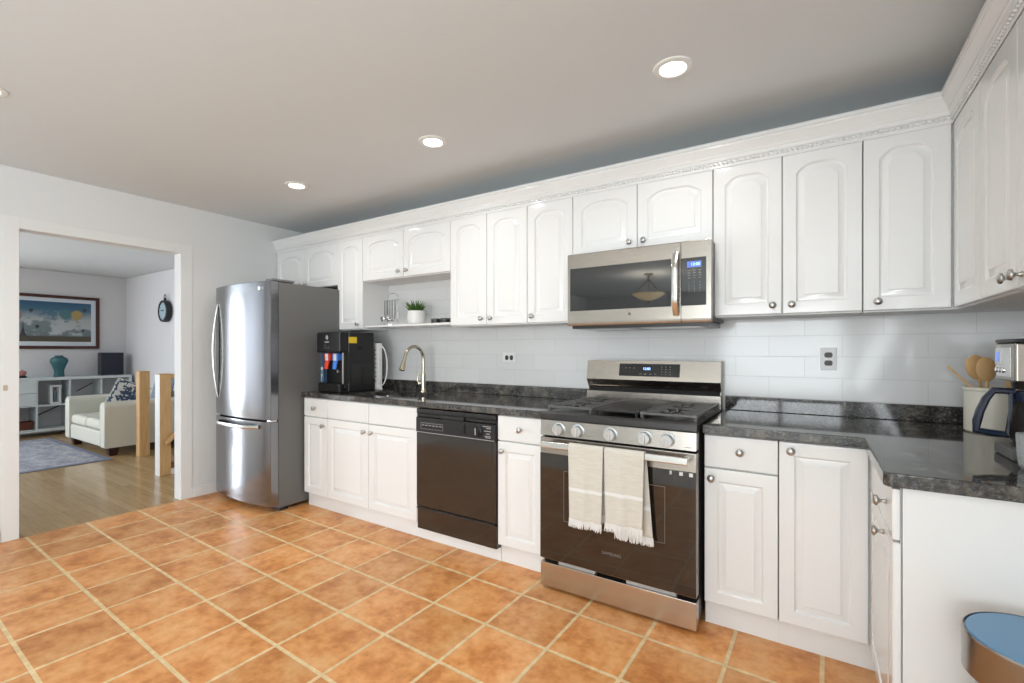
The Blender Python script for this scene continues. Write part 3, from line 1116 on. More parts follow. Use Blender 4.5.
b.box(SX0 + 0.10, SX0 + 0.30, -0.725, -0.700, 0.1405, 0.1590)
b.build('drawer_vent', M['mark'], st)
b = MB()
b.box(SX0 + 0.46, SX1 - 0.09, -0.725, -0.700, 0.1405, 0.1590)
b.build('drawer_vent', M['mark'], st)
b = MB()
b.box(SX0, SX1, -0.6895, -0.680, 0.140, 0.806)
b.build('seal', M['dark_gap'], st)
# knob panel, tilted a little
b = MB()
b.prism([(-0.742, 0.806), (-0.735, 0.884), (-0.690, 0.884), (-0.690, 0.806)], 'x', SX0, SX1, 0.003)
kp = b.build('control_panel', M['steel'], st)
for x in (3.324, 3.429, 3.601, 3.768, 3.870):
    b = MB()
    T = Matrix.Translation((x, -0.7385, 0.8435)) @ Matrix.Rotation(R(5), 4, 'X')
    b.lathe([(0.0335, -0.002), (0.0335, 0.003), (0.029, 0.005), (0.0275, 0.026), (0.0255, 0.0285), (0.0, 0.029)], (0, 0, 0), 'y', 30, T=T)
    k = b.build('knob', M['knob_steel'], kp)
    b = MB()
    b.box(-0.0065, 0.0065, -0.035, -0.026, -0.0255, 0.0255, 0.003, T=T)
    b.build('grip', M['knob_steel'], k)
b = MB()
b.box(3.945, 3.975, -0.7415, -0.7395, 0.818, 0.8205)
b.build('print', M['mark_dim'], kp)
# cooktop with front lip
b = MB()
b.prism([(-0.742, 0.887), (-0.746, 0.893), (-0.744, 0.920), (-0.735, 0.927), (-0.700, 0.927), (-0.690, 0.918), (-0.10, 0.918), (-0.10, 0.906), (-0.690, 0.906), (-0.690, 0.887)], 'x', SX0, SX1 + 0.002)
b.build('cooktop', M['dark_steel'], st)
# burners
for x, y, r_ in ((3.335, -0.53, 0.045), (3.335, -0.27, 0.036), (3.865, -0.53, 0.045), (3.865, -0.27, 0.036), (3.60, -0.40, 0.04)):
    b = MB()
    b.lathe([(r_ + 0.012, 0.918), (r_ + 0.012, 0.922), (r_, 0.924), (r_, 0.930), (r_ - 0.006, 0.936), (0, 0.937)], (x, y, 0), 'z', 24)
    b.build('burner', M['iron'], st)


def grate(x0, x1):
    b = MB()
    y0, y1, z0, z1 = -0.675, -0.135, 0.940, 0.953
    t = 0.013
    b.box(x0, x1, y0, y0 + t, z0, z1, 0.003)
    b.box(x0, x1, y1 - t, y1, z0, z1, 0.003)
    b.box(x0, x0 + t, y0 + t, y1 - t, z0, z1, 0.003)
    b.box(x1 - t, x1, y0 + t, y1 - t, z0, z1, 0.003)
    ym = (y0 + y1) / 2
    b.box(x0 + t, x1 - t, ym - 0.006, ym + 0.006, z0, z1, 0.003)
    xm = (x0 + x1) / 2
    for yc in (-0.53, -0.27):
        b.box(x0 + t, xm - 0.03, yc - 0.005, yc + 0.005, z0, z1, 0.002)
        b.box(xm + 0.03, x1 - t, yc - 0.005, yc + 0.005, z0, z1, 0.002)
        for d in (-0.065, 0.065):
            b.box(x0 + t, xm - 0.055, yc + d - 0.005, yc + d + 0.005, z0, z1, 0.002)
            b.box(xm + 0.055, x1 - t, yc + d - 0.005, yc + d + 0.005, z0, z1, 0.002)
        b.box(xm - 0.005, xm + 0.005, yc + 0.03, yc + 0.115, z0, z1, 0.002)
        b.box(xm - 0.005, xm + 0.005, yc - 0.115, yc - 0.03, z0, z1, 0.002)
    for x in (x0 + 0.004, x1 - 0.016):
        for y in (y0 + 0.002, y1 - 0.014, ym - 0.006):
            b.box(x, x + 0.012, y, y + 0.012, 0.9185, z0 + 0.002)
    return b.build('grate', M['iron'], st)


grate(3.222, 3.478)
grate(3.722, 3.986)
b = MB()
b.box(3.484, 3.716, -0.675, -0.135, 0.9405, 0.953, 0.004)
b.box(3.500, 3.700, -0.655, -0.155, 0.953, 0.9545, 0.0006)
for x in (3.49, 3.698):
    for y in (-0.67, -0.15):
        b.box(x, x + 0.012, y, y + 0.012, 0.9185, 0.942)
b.build('griddle', M['dark_steel'], st)
# backguard
b = MB()
b.prism([(-0.030, 0.907), (-0.088, 0.918), (-0.088, 0.990), (-0.062, 0.994), (-0.058, 1.012), (-0.094, 1.066), (-0.072, 1.183), (-0.030, 1.183)], 'x', 3.192, 3.992, 0.002)
bg_ = b.build('backguard', M['steel'], st)
b = MB()
b.box(3.20, 3.984, -0.0665, -0.058, 0.995, 1.014)
b.box(3.20, 3.984, -0.0885, -0.080, 0.9905, 0.9955)
b.build('vent_slot', M['dark_gap'], bg_)
Tb = Matrix.Translation((0, -0.094, 1.066)) @ Matrix.Rotation(-math.atan2(0.022, 0.117), 4, 'X')
b = MB()
b.box(3.408, 3.772, -0.0015, 0.002, 0.024, 0.101, T=Tb)
dp = b.build('display', M['black_gloss'], bg_)
tl = -math.atan2(0.022, 0.117)
text('digits', '12:00', Tb @ Vector((3.578, -0.0022, 0.070)), 0.021, M['lcd_digit'], dp, rot=(R(90) + tl, 0, 0))
b = MB()
for i in range(4):
    b.box(3.535 + 0.03 * i, 3.548 + 0.03 * i, -0.0022, -0.0010, 0.036, 0.041, T=Tb)
for i in range(3):
    for j in range(4):
        b.box(3.665 + 0.024 * i, 3.672 + 0.024 * i, -0.0022, -0.0010, 0.036 + 0.015 * j, 0.041 + 0.015 * j, T=Tb)
for x in (3.445, 3.47, 3.495):
    b.box(x, x + 0.012, -0.0022, -0.0010, 0.072, 0.076, T=Tb)
b.build('touch_marks', M['mark_dim'], dp)

# ------------------------------------------------------------------ dish towels on the oven handle


def towel(name, label, x0, x1, zf, zb, shift_b, seed, fold=0.010):
    """cloth over the handle: back flap up, across, front flap down"""
    rnd = random.Random(seed)
    root = thing(name, label, 'towel', ((x0 + x1) / 2, -0.80, zf), 'dish towels on the oven handle')
    ph = rnd.random() * 6
    nb, nf, nt = 18, 26, 6
    path = []      # (y, z, s) with s in 0..1 from the back hem to the front hem
    for i in range(nb + 1):
        path.append((-0.7790, zb + (0.775 - zb) * i / nb, 'b', i / nb))
    for i in range(1, nt):
        t = math.pi * i / nt
        path.append((-0.7960 + 0.017 * math.cos(t), 0.782 + 0.0085 * math.sin(t), 't', 1))
    for i in range(nf + 1):
        path.append((-0.8130, 0.775 - (0.775 - zf) * i / nf, 'f', 1 - i / nf))
    NU = 30
    bm = bmesh.new()
    uvl = bm.loops.layers.uv.new('UVMap')
    g0 = []
    for y, z, side, hgt in path:
        row = []
        for k in range(NU + 1):
            u = k / NU
            hang = (1 - hgt) if side != 't' else 0.0
            narrow = 0.06 * hang
            xx = x0 + (x1 - x0) * (0.5 + (u - 0.5) * (1 - narrow))
            wv = fold * hang * (math.sin(u * 9 + ph) * 0.6 + math.sin(u * 17 + ph * 2) * 0.35)
            if side == 'b':
                xx += shift_b * hang
                yy = y + 0.010 * hang + 0.25 * wv + (0.0 if hang < 0.2 else -0.004 * hang)
                yy = min(yy, -0.7650)
            else:
                yy = y + (wv - 0.006 * hang if side == 'f' else 0)
            row.append((bm.verts.new((xx, yy, z)), u, (0.775 - z) / (0.775 - zf) if side == 'f' else 0.0 if side == 't' else (0.775 - z) / (0.775 - zb) * 0.9))
        g0.append(row)
    for a, c in zip(g0, g0[1:]):
        for k in range(NU):
            q = (a[k], a[k + 1], c[k + 1], c[k])
            f = bm.faces.new([i[0] for i in q])
            for lp, i in zip(f.loops, q):
                lp[uvl].uv = (i[1], i[2])
            f.smooth = True
    me = bpy.data.meshes.new('cloth')
    bm.to_mesh(me)
    bm.free()
    me.materials.append(M['towel'])
    o = bpy.data.objects.new('cloth', me)
    C.objects.link(o)
    attach(o, root)
    so = o.modifiers.new('thickness', 'SOLIDIFY')
    so.thickness = 0.0025
    so.offset = 0
    for row, base in ((g0[-1], 'f'), (g0[0], 'b')):
        fb = MB()
        xs = [me.vertices[i].co.copy() for i in (range(len(path) * (NU + 1) - NU - 1, len(path) * (NU + 1)) if base == 'f' else range(NU + 1))]
        n = 64
        for i in range(n):
            t = i / (n - 1) * NU
            k = min(int(t), NU - 1)
            p = xs[k].lerp(xs[k + 1], t - k)
            L = 0.034 + rnd.uniform(-0.005, 0.006)
            dx, dy = rnd.uniform(-0.006, 0.006), rnd.uniform(-0.003, 0.002)
            fb.tube([p + Vector((0, 0, 0.004)), p + Vector((dx * 0.4, dy * 0.5, -L * 0.5)), p + Vector((dx, dy, -L))], [0.0022, 0.0026, 0.0016], 5)
        fb.build('fringe', M['fringe'], root)
    return root


towel('dish_towel', 'striped beige dish towel hanging at the left of the pair on the oven handle', 3.412, 3.592, 0.425, 0.455, 0.004, 3)
towel('dish_towel', 'striped beige dish towel hanging at the right, its longer back flap showing below', 3.597, 3.786, 0.440, 0.395, 0.034, 8)

# ------------------------------------------------------------------ microwave
mw = thing('microwave', 'stainless over-the-range microwave below the short wall cabinet', 'microwave', (3.6, -0.2, 1.39))
MX0, MX1 = 3.214, 3.998
MZ0, MZ1 = 1.388, 1.803
b = MB()
b.box(MX0 + 0.003, MX1 - 0.003, -0.372, -0.003, MZ0 + 0.012, MZ1 - 0.001, 0.003)
b.build('body', M['grey_side'], mw)
b = MB()
b.prism([(-0.374, MZ0 + 0.002), (-0.404, MZ0 + 0.002), (-0.416, MZ0 + 0.030), (-0.416, MZ1 - 0.006), (-0.412, MZ1), (-0.374, MZ1)], 'x', MX0, 3.8525, 0.0025)
md = b.build('door', M['steel'], mw)
b = MB()
b.box(3.231, 3.806, -0.4175, -0.412, 1.474, 1.720, 0.002)
b.build('window', M['mic_glass'], md)
b = MB()
b.prism([(-0.374, MZ0 + 0.002), (-0.404, MZ0 + 0.002), (-0.416, MZ0 + 0.030), (-0.416, MZ1 - 0.006), (-0.412, MZ1), (-0.374, MZ1)], 'x', 3.8545, MX1, 0.0025)
mp_ = b.build('control_panel', M['steel'], mw)
b = MB()
b.box(3.8555, 3.976, -0.4175, -0.412, 1.474, 1.716, 0.002)
kp = b.build('keypad', M['mic_glass'], mp_)
b = MB()
b.box(3.884, 3.953, -0.4182, -0.4174, 1.666, 1.697)
b.build('display', M['lcd'], kp)
text('digits', '12:00', (3.925, -0.4184, 1.681), 0.020, M['lcd_digit'], kp)
b = MB()
for i in range(3):
    for j in range(4):
        b.box(3.888 + 0.026 * i, 3.900 + 0.026 * i, -0.4180, -0.4174, 1.612 + 0.0125 * j, 1.6145 + 0.0125 * j)
b.build('key_marks', M['mark'], kp)
for j in range(4):
    for i in range(3):
        text('key_digit', '123456789*0#'[j * 3 + i], (3.894 + 0.026 * i, -0.4178, 1.590 - 0.0155 * j), 0.010, M['mark'], kp)
b = MB()
pts = []
for i in range(17):
    t = i / 16
    pts.append((3.832, -0.4215 - 0.036 * min(1, math.sin(math.pi * t) * 1.5), 1.428 + 0.320 * t))
b.tube(pts, 0.0155, 12, flat=0.45, up=(1, 0, 0))
b.build('handle', M['steel_bright'], md)
b = MB()
b.box(MX0 + 0.02, MX1 - 0.02, -0.395, -0.010, MZ0 - 0.016, MZ0 + 0.011, 0.004)
un = b.build('underside', M['dark_steel'], mw)
for x0 in (3.25, 3.63):
    b = MB()
    b.box(x0, x0 + 0.30, -0.32, -0.12, MZ0 - 0.0185, MZ0 - 0.0155)
    b.build('grease_filter', M['nickel'], un)
b = MB()
b.lathe([(0.008, 0), (0.008, 0.001), (0.0, 0.001)], (3.585, -0.4158, 1.445), 'y', 16)
b.build('emblem', M['mark_dim'], md)

# ------------------------------------------------------------------ water dispenser
wd = thing('water_dispenser', 'black countertop water dispenser with red and blue taps, beside the refrigerator', 'water dispenser', (1.2, -0.41, 0.914))
WX0, WX1, WY0, WY1 = 1.062, 1.358, -0.575, -0.245
b = MB()
b.box(WX0 + 0.012, WX1, WY0 + 0.075, WY1, 0.9155, 1.392, 0.012, 3)
body = b.build('body', M['black'], wd)
b = MB()
b.box(WX0, WX1 - 0.004, WY0 - 0.006, WY0 + 0.0745, 1.228, 1.391, 0.014, 3)
hd = b.build('head', M['black'], wd)
b = MB()
b.box(WX0 + 0.012, WX1 - 0.002, WY0, WY0 + 0.0745, 0.9155, 0.985, 0.008, 2)
b.box(WX0 + 0.03, WX1 - 0.03, WY0 + 0.004, WY0 + 0.070, 0.985, 0.988)
b.build('drip_tray', M['black_gloss'], wd)
b = MB()
b.box(WX1 - 0.012, WX1 - 0.001, WY0 + 0.022, WY0 + 0.030, 0.986, 1.227, 0.002)
b.build('side_edge', M['mark'], wd)
b = MB()
b.box(WX1 - 0.012, WX1, WY0 + 0.030, WY0 + 0.0745, 0.986, 1.227)
b.build('side_cheek', M['black'], wd)
for x, c_, nm in ((1.160, 'red', 'hot_tap'), (1.262, 'blue', 'cold_tap')):
    b = MB()
    b.box(x - 0.036, x + 0.036, WY0 + 0.018, WY0 + 0.0745, 1.165, 1.222, 0.008)
    b.tube([(x + 0.002, WY0 + 0.028, 1.175), (x - 0.002, WY0 + 0.022, 1.135), (x - 0.006, WY0 + 0.020, 1.098)], [0.024, 0.022, 0.020], 12, flat=0.6)
    tp = b.build(nm, M[c_], wd)
    b = MB()
    b.box(x - 0.010, x + 0.022, WY0 + 0.012, WY0 + 0.0185, 1.165, 1.220, 0.003)
    b.build('tap_cap', M['label_white'], tp)
b = MB()
b.lathe([(0.013, 0), (0.013, 0.02), (0.009, 0.022), (0.0, 0.022)], (1.245, WY0 + 0.0745, 1.078), 'y', 14)
b.build('nozzle', M['nickel'], wd)
b = MB()
b.box(1.080, 1.112, WY0 + 0.0220, WY0 + 0.0260, 0.995, 1.120, 0.001)
b.box(1.0795, 1.0825, WY0 + 0.022, WY0 + 0.0755, 0.990, 1.225)
lb = b.build('instruction_label', M['label_blue'], wd)
b = MB()
b.box(1.084, 1.108, WY0 + 0.0214, WY0 + 0.0221, 1.090, 1.108)
for i in range(3):
    b.box(1.086, 1.089, WY0 + 0.0214, WY0 + 0.0221, 1.004 + 0.02 * i, 1.020 + 0.02 * i)
b.lathe([(0.010, 0), (0.010, 0.0006), (0.007, 0.0006), (0.007, 0.0)], (1.098, WY0 + 0.0221, 1.045), 'y', 18)
b.build('label_print', M['label_white'], lb)
yh = WY0 - 0.0064
b = MB()
dp_ = []
for i in range(25):
    t = 2 * math.pi * i / 24
    rr_ = 0.0105
    x_, z_ = rr_ * math.sin(t), rr_ * math.cos(t)
    if z_ > 0.002:
        z_ += (z_ / rr_) ** 3 * 0.007
        x_ *= 1 - 0.5 * (z_ / 0.0176) ** 2
    dp_.append((1.198 + x_, yh, 1.345 + z_))
b.tube(dp_, 0.0026, 6, cap=False)
b.build('drop_emblem', M['label_white'], hd)
text('lettering', 'avalon', (1.198, yh, 1.313), 0.022, M['label_white'], hd)
b = MB()
for i in range(3):
    b.box(1.172 + 0.022 * i, 1.176 + 0.022 * i, yh - 0.0003, yh + 0.002, 1.258, 1.275)
b.box(1.160, 1.180, yh - 0.0003, yh + 0.002, 1.283, 1.288)
b.build('indicator_marks', M['mark_dim'], hd)
b = MB()
b.box(WX1 - 0.0005, WX1 + 0.0010, -0.500, -0.422, 1.303, 1.352)
b.build('warning_label', M['label_yellow'], body)
b = MB()
b.box(WX1 - 0.0005, WX1 + 0.0008, -0.415, -0.365, 1.252, 1.275)
b.box(WX1 - 0.0005, WX1 + 0.0008, -0.435, -0.418, 1.255, 1.259)
b.build('side_label', M['dark_gap'], body)
for y0 in (-0.472, -0.355):
    b = MB()
    for i in range(13):
        b.box(WX1 - 0.0005, WX1 + 0.002, y0, y0 + 0.090, 0.972 + 0.0128 * i, 0.980 + 0.0128 * i)
    b.build('side_vent', M['dark_steel'], body)

# power strip against the wall, with its cord
ps = thing('power_strip', 'white power strip standing upright behind the black water dispenser', 'power strip', (1.30, -0.15, 0.914))
px, py = 1.325, -0.195
b = MB()
b.box(px - 0.002, px + 0.052, py - 0.02, py + 0.02, 0.9155, 1.306, 0.006)
bd = b.build('housing', M['white_plastic'], ps)
b = MB()
for i in range(8):
    b.box(px + 0.004, px + 0.022, py - 0.0212, py - 0.0195, 0.985 + 0.037 * i, 0.992 + 0.037 * i)
b.build('socket_slots', M['outlet_dark'], bd)
b = MB()
pts = []
for i in range(19):
    t = math.pi * i / 18
    pts.append((px + 0.050 + 0.075 * math.sin(t), py + 0.005, 1.115 + 0.165 * math.cos(t)))
b.tube(pts, 0.005, 8)
b.tube([(px + 0.05, py + 0.005, 0.955), (px + 0.03, py - 0.03, 0.945), (px + 0.058, py - 0.025, 0.925), (px + 0.075, py, 0.922)], 0.006, 8)
b.build('cord', M['cord'], ps)

# ------------------------------------------------------------------ outlets


def outlet(label, x0, x1, z0, z1, horiz):
    r = thing('wall_outlet', label, 'outlet', ((x0 + x1) / 2, 0, (z0 + z1) / 2), 'duplex outlets on the backsplash')
    b = MB()
    b.box(x0, x1, -0.0062, -0.0004, z0, z1, 0.002)
    pl = b.build('cover_plate', M['plate_plastic'], r)
    cx_, cz_ = (x0 + x1) / 2, (z0 + z1) / 2
    for s in (-1, 1):
        px_, pz_ = (cx_ + s * 0.0205, cz_) if horiz else (cx_, cz_ + s * 0.0205)
        b = MB()
        n = 24
        poly = []
        for i in range(n):
            t = 2 * math.pi * i / n
            c_, s_ = math.cos(t) * 0.0178, math.sin(t) * 0.0178
            if horiz:
                poly.append((px_ + max(-0.0135, min(0.0135, c_)), pz_ + s_))
            else:
                poly.append((px_ + c_, pz_ + max(-0.0135, min(0.0135, s_))))
        b.prism(poly, 'y', -0.0085, -0.006, 0.0006)
        rc_ = b.build('receptacle', M['outlet_dark'], r)
        b = MB()
        for q in (-0.0055, 0.0055):
            if horiz:
                b.box(px_ - 0.004, px_ + 0.004, -0.0088, -0.0083, pz_ + q - 0.0012, pz_ + q + 0.0012)
            else:
                b.box(px_ + q - 0.0012, px_ + q + 0.0012, -0.0088, -0.0083, pz_ - 0.002, pz_ + 0.006)
        b.build('slots', M['dark_gap'], rc_)
    b = MB()
    b.lathe([(0.003, 0), (0.003, 0.0012), (0.0, 0.0016)], (cx_, -0.006, cz_), 'y', 12)
    b.build('screw', M['nickel'], pl)


outlet('white outlet plate mounted sideways on the backsplash, above the dishwasher', 2.481, 2.597, 1.156, 1.228, True)
outlet('white upright outlet plate on the backsplash right of the range', 4.453, 4.523, 1.146, 1.260, False)

# ------------------------------------------------------------------ things on the open shelf
SZ = 1.4525
pl = thing('potted_plant', 'small spiky green plant in a round white pot on the open shelf', 'plant', (1.752, -0.16, SZ))
b = MB()
b.lathe([(0.0, 0.0), (0.054, 0.0), (0.064, 0.010), (0.069, 0.035), (0.070, 0.06), (0.068, 0.095), (0.066, 0.108), (0.061, 0.108), (0.061, 0.095), (0.0, 0.095)], (1.752, -0.16, SZ), 'z', 32)
b.build('pot', M['pot'], pl)
b = MB()
b.lathe([(0.0, 0.0), (0.0605, 0.0), (0.0, 0.004)], (1.752, -0.16, SZ + 0.0955), 'z', 20)
b.build('soil', M['soil'], pl)
b = MB()
rnd = random.Random(4)
for i in range(95):
    a = rnd.uniform(0, 6.283)
    r0 = 0.048 * math.sqrt(rnd.random())
    tilt = 0.06 + 0.62 * (r0 / 0.048) * rnd.uniform(0.6, 1.1)
    L = rnd.uniform(0.075, 0.118) * (1 - 0.25 * r0 / 0.048)
    bx, by = 1.752 + r0 * math.cos(a), -0.16 + r0 * math.sin(a)
    pts = []
    for k in range(4):
        t = k / 3
        tt = tilt * (0.6 + 0.5 * t)
        pts.append((bx + L * t * math.sin(tt) * math.cos(a), by + L * t * math.sin(tt) * math.sin(a), SZ + 0.094 + L * t * math.cos(tt)))
    b.tube(pts, [0.0055, 0.006, 0.004, 0.0008], 5, flat=0.45)
b.build('leaves', M['leaf'], pl)

rk = thing('utensil_rack', 'small chrome wire rack with an arched handle, standing on the open shelf', 'rack', (1.47, -0.16, SZ))
rx, ry = 1.468, -0.16
b = MB()
b.lathe([(0.0, 0.0), (0.070, 0.0), (0.070, 0.006), (0.0, 0.010)], (rx, ry, SZ), 'z', 28)
b.build('base', M['chrome'], rk)
b = MB()
for s in (-1, 1):
    b.tube([(rx + s * 0.060, ry + 0.015, SZ + 0.006), (rx + s * 0.062, ry + 0.015, SZ + 0.222)], 0.003, 8)
pts = []
for i in range(17):
    t = math.pi * i / 16
    pts.append((rx + 0.062 * math.cos(t), ry + 0.015, SZ + 0.222 + 0.048 * math.sin(t)))
b.tube(pts, 0.003, 8)
b.build('upright_frame', M['chrome'], rk)
b = MB()
b.tube([(rx - 0.085, ry + 0.015, SZ + 0.212), (rx + 0.085, ry + 0.015, SZ + 0.212)], 0.0032, 8)
for i in range(5):
    hx_ = rx - 0.060 + 0.030 * i
    b.tube([(hx_, ry + 0.015, SZ + 0.212), (hx_, ry - 0.004, SZ + 0.206), (hx_, ry - 0.010, SZ + 0.213)], 0.0022, 6)
b.build('hook_bar', M['chrome'], rk)
for i, (dx, rb, lb) in enumerate(((-0.060, 0.026, 'largest round steel measuring spoon at the far left of the wire rack'), (-0.030, 0.030, 'bright round steel measuring spoon hanging second from the left on the wire rack'),
                                   (0.0, 0.017, 'steel measuring spoon hanging in the middle of the wire rack'), (0.030, 0.020, 'steel measuring spoon hanging fourth along the wire rack'),
                                   (0.060, 0.015, 'smallest steel measuring spoon at the right end of the wire rack'))):
    s = thing('measuring_spoon', lb, 'spoon', (rx + dx, ry - 0.012, SZ + 0.205), 'measuring spoons on the wire rack')
    b = MB()
    zt, zb_ = SZ + 0.208, SZ + 0.030 + rb
    b.box(rx + dx - 0.0065, rx + dx + 0.0065, ry - 0.0165 - 0.004 * (i % 2), ry - 0.0145 - 0.004 * (i % 2), zb_ + rb - 0.004, zt, 0.0008)
    b.build('handle', M['chrome'], s)
    b = MB()
    Ts = Matrix.Translation((rx + dx - (0.012 if i == 0 else 0), ry - 0.018 - 0.010 * (1 - i % 2), zb_)) @ Matrix.Rotation(R(8), 4, 'X')
    b.lathe([(rb, 0.0), (rb * 0.96, 0.007), (rb * 0.7, 0.013), (0, 0.016), (0, 0.0145), (rb * 0.66, 0.0115), (rb * 0.9, 0.006), (rb * 0.94, 0.0)], (0, 0, 0), 'y', 22, T=Ts)
    b.build('bowl', M['chrome'], s)

for lb, x, y, r_ in (('small round dark grey tin at the left of the group by the shelf end', 1.965, -0.165, 0.036), ('small round dark grey tin in the middle of the group by the shelf end', 2.050, -0.155, 0.042),
                     ('small round dark grey tin partly hidden against the tall wall cabinet', 2.148, -0.160, 0.038)):
    t = thing('round_tin', lb, 'tin', (x, y, SZ), 'small grey tins on the open shelf')
    b = MB()
    b.lathe([(0.0, 0.0), (r_ - 0.002, 0.0), (r_, 0.003), (r_, 0.026), (0, 0.026)], (x, y, SZ), 'z', 26)
    b.build('body', M['dark_steel'], t)
    b = MB()
    b.lathe([(0.0, 0.0265), (r_ + 0.002, 0.0265), (r_ + 0.002, 0.036), (r_ - 0.002, 0.039), (0, 0.039)], (x, y, SZ), 'z', 26)
    b.build('lid', M['tin_lid'], t)

# ------------------------------------------------------------------ right-hand worktop: crock, spoons, coffee maker, glass
cr = thing('utensil_crock', 'cream ceramic crock holding wooden utensils in the worktop corner', 'crock', (5.03, -0.24, 0.914))
kx, ky, kr = 5.035, -0.235, 0.085
b = MB()
b.lathe([(0.0, 0.0), (kr - 0.006, 0.0), (kr, 0.006), (kr, 0.168), (kr + 0.004, 0.172), (kr + 0.004, 0.181), (kr, 0.184), (kr - 0.005, 0.181), (kr - 0.006, 0.03), (0.0, 0.028)], (kx, ky, 0.9145), 'z', 40)
b.build('pot', M['crock'], cr)
GW = 'wooden utensils in the cream crock'


def spoon(label, base, tip, rb, flat, thin=0.006, narrow=1.0):
    base, tip = Vector(base), Vector(tip)
    s = thing('wooden_spoon', label, 'spoon', base, GW)
    d = (tip - base)
    L = d.length
    d.normalize()
    b = MB()
    b.tube([base, base + d * (L - rb * 2.0)], [thin * 0.8, thin], 10)
    b.build('handle', M['spoon_wood'], s)
    b = MB()
    c_ = base + d * (L - rb * 1.25)
    z = d
    x = Vector((1, 0.25, 0))
    x = (x - z * x.dot(z)).normalized()
    y = z.cross(x)
    Rm = Matrix((x, y, z)).transposed().to_4x4()
    b.ellipsoid(c_, (rb * narrow, rb * flat, rb * 1.45), 20, 14, T=Rm)
    b.build('bowl', M['spoon_wood'], s)


spoon('large oval wooden spoon standing in the middle of the crock', (kx - 0.005, ky + 0.02, 0.955), (4.985, -0.215, 1.222), 0.036, 0.35, narrow=1.05)
spoon('second wooden spoon just right of the large oval one in the crock', (kx - 0.015, ky - 0.025, 0.955), (5.012, -0.250, 1.214), 0.035, 0.35, narrow=0.95)
spoon('short wooden spatula low at the right of the crock, behind the coffee maker', (kx + 0.03, ky - 0.02, 0.955), (5.100, -0.235, 1.155), 0.026, 0.3)
s = thing('wooden_stick', 'thin wooden stick leaning out of the left of the crock', 'utensil', (kx - 0.04, ky, 0.95), GW)
b = MB()
b.tube([(kx - 0.052, ky - 0.045, 0.965), (kx - 0.070, ky - 0.025, 1.10), (4.905, -0.205, 1.180)], [0.004, 0.005, 0.0045], 8)
b.build('handle', M['spoon_wood'], s)

# coffee maker facing the room
cm = thing('coffee_maker', 'stainless drip coffee maker with a blue display at the edge of the worktop', 'coffee maker', (5.05, -0.81, 0.914))
CX0, CX1, CY0, CY1 = 4.930, 5.160, -0.900, -0.722
b = MB()
b.box(CX0 - 0.004, CX1, CY0, CY1, 0.9150, 0.950, 0.006)
b.build('base', M['grey_side'], cm)
b = MB()
b.lathe([(0.062, 0.0), (0.062, 0.004), (0.0, 0.004)], (CX0 + 0.075, -0.811, 0.9502), 'z', 28)
b.build('hot_plate', M['black'], cm)
b = MB()
b.box(CX1 - 0.075, CX1, CY0, CY1, 0.951, 1.150, 0.006)
b.build('tank', M['black_gloss'], cm)
b = MB()
b.box(CX0, CX1, CY0, CY1, 1.152, 1.272, 0.007, 3)
hd = b.build('head', M['steel'], cm)
b = MB()
b.box(CX0 - 0.001, CX1 + 0.0, CY0 - 0.001, CY1 + 0.001, 1.2725, 1.284, 0.004)
b.build('lid', M['black'], hd)
b = MB()
b.lathe([(0.058, 1.128), (0.062, 1.151), (0.0, 1.151)], (CX0 + 0.075, -0.811, 0), 'z', 26)
b.build('filter_basket', M['black'], cm)
b = MB()
b.box(CX0 - 0.0025, CX0 + 0.001, -0.868, -0.742, 1.166, 1.258, 0.002)
pn = b.build('panel', M['steel_bright'], hd)
b = MB()
b.box(CX0 - 0.0045, CX0 - 0.002, -0.792, -0.738, 1.202, 1.254, 0.002)
db = b.build('display_bezel', M['label_white'], pn)
b = MB()
b.box(CX0 - 0.0055, CX0 - 0.0044, -0.780, -0.750, 1.213, 1.244)
b.build('display', M['lcd'], db)
for i in range(3):
    b = MB()
    b.lathe([(0.0085, 0), (0.0085, 0.0025), (0.007, 0.004), (0, 0.004)], (CX0 - 0.0024, -0.748 - 0.030 * i, 1.186), 'x', 16)
    b.build('button', M['chrome'], pn)
cf = MB()
cc = (CX0 + 0.075, -0.811, 0)
cf.lathe([(0.0, 0.955), (0.052, 0.955), (0.066, 0.975), (0.068, 1.02), (0.060, 1.075), (0.052, 1.095), (0.050, 1.095), (0.058, 1.07), (0.0655, 1.02), (0.063, 0.977), (0.05, 0.958), (0.0, 0.958)], cc, 'z', 32)
cf = cf.build('carafe', M['coffee_glass'], cm)
b = MB()
b.lathe([(0.0535, 1.090), (0.0545, 1.112), (0.048, 1.124), (0.0, 1.126)], cc, 'z', 28)
b.build('carafe_lid', M['carafe_skylit'], cf)
b = MB()
hy = -0.811
# handle loop reaching out into the room: top arm, outer bow, lower arm, inner post
outer = [(4.952, 1.120), (4.905, 1.121), (4.888, 1.095), (4.874, 1.055), (4.867, 1.022), (4.865, 0.992), (4.900, 0.986), (4.938, 0.983)]
b.tube([(x_, hy, z_) for x_, z_ in outer], [0.010, 0.011, 0.011, 0.0115, 0.012, 0.012, 0.011, 0.010], 10, flat=1.2)
b.tube([(4.944, hy, 1.120), (4.945, hy, 1.06), (4.936, hy, 0.983)], 0.0065, 8, flat=1.8)
b.build('carafe_handle', M['carafe_skylit'], cf)
# cut glass tumbler in front of the coffee maker
gl = MB()
gx, gy = 4.945, -1.010
pr = [(0.0, 0.0), (0.030, 0.0), (0.036, 0.01), (0.040, 0.045), (0.042, 0.10), (0.040, 0.10), (0.037, 0.045), (0.032, 0.014), (0.0, 0.012)]
n = 14
gl.lathe(pr, (gx, gy, 0.9146), 'z', n)
tag(gl.build('glass_tumbler', M['cut_glass'], sharp=5), 'clear cut-glass tumbler on the worktop in front of the coffee maker', 'glass')

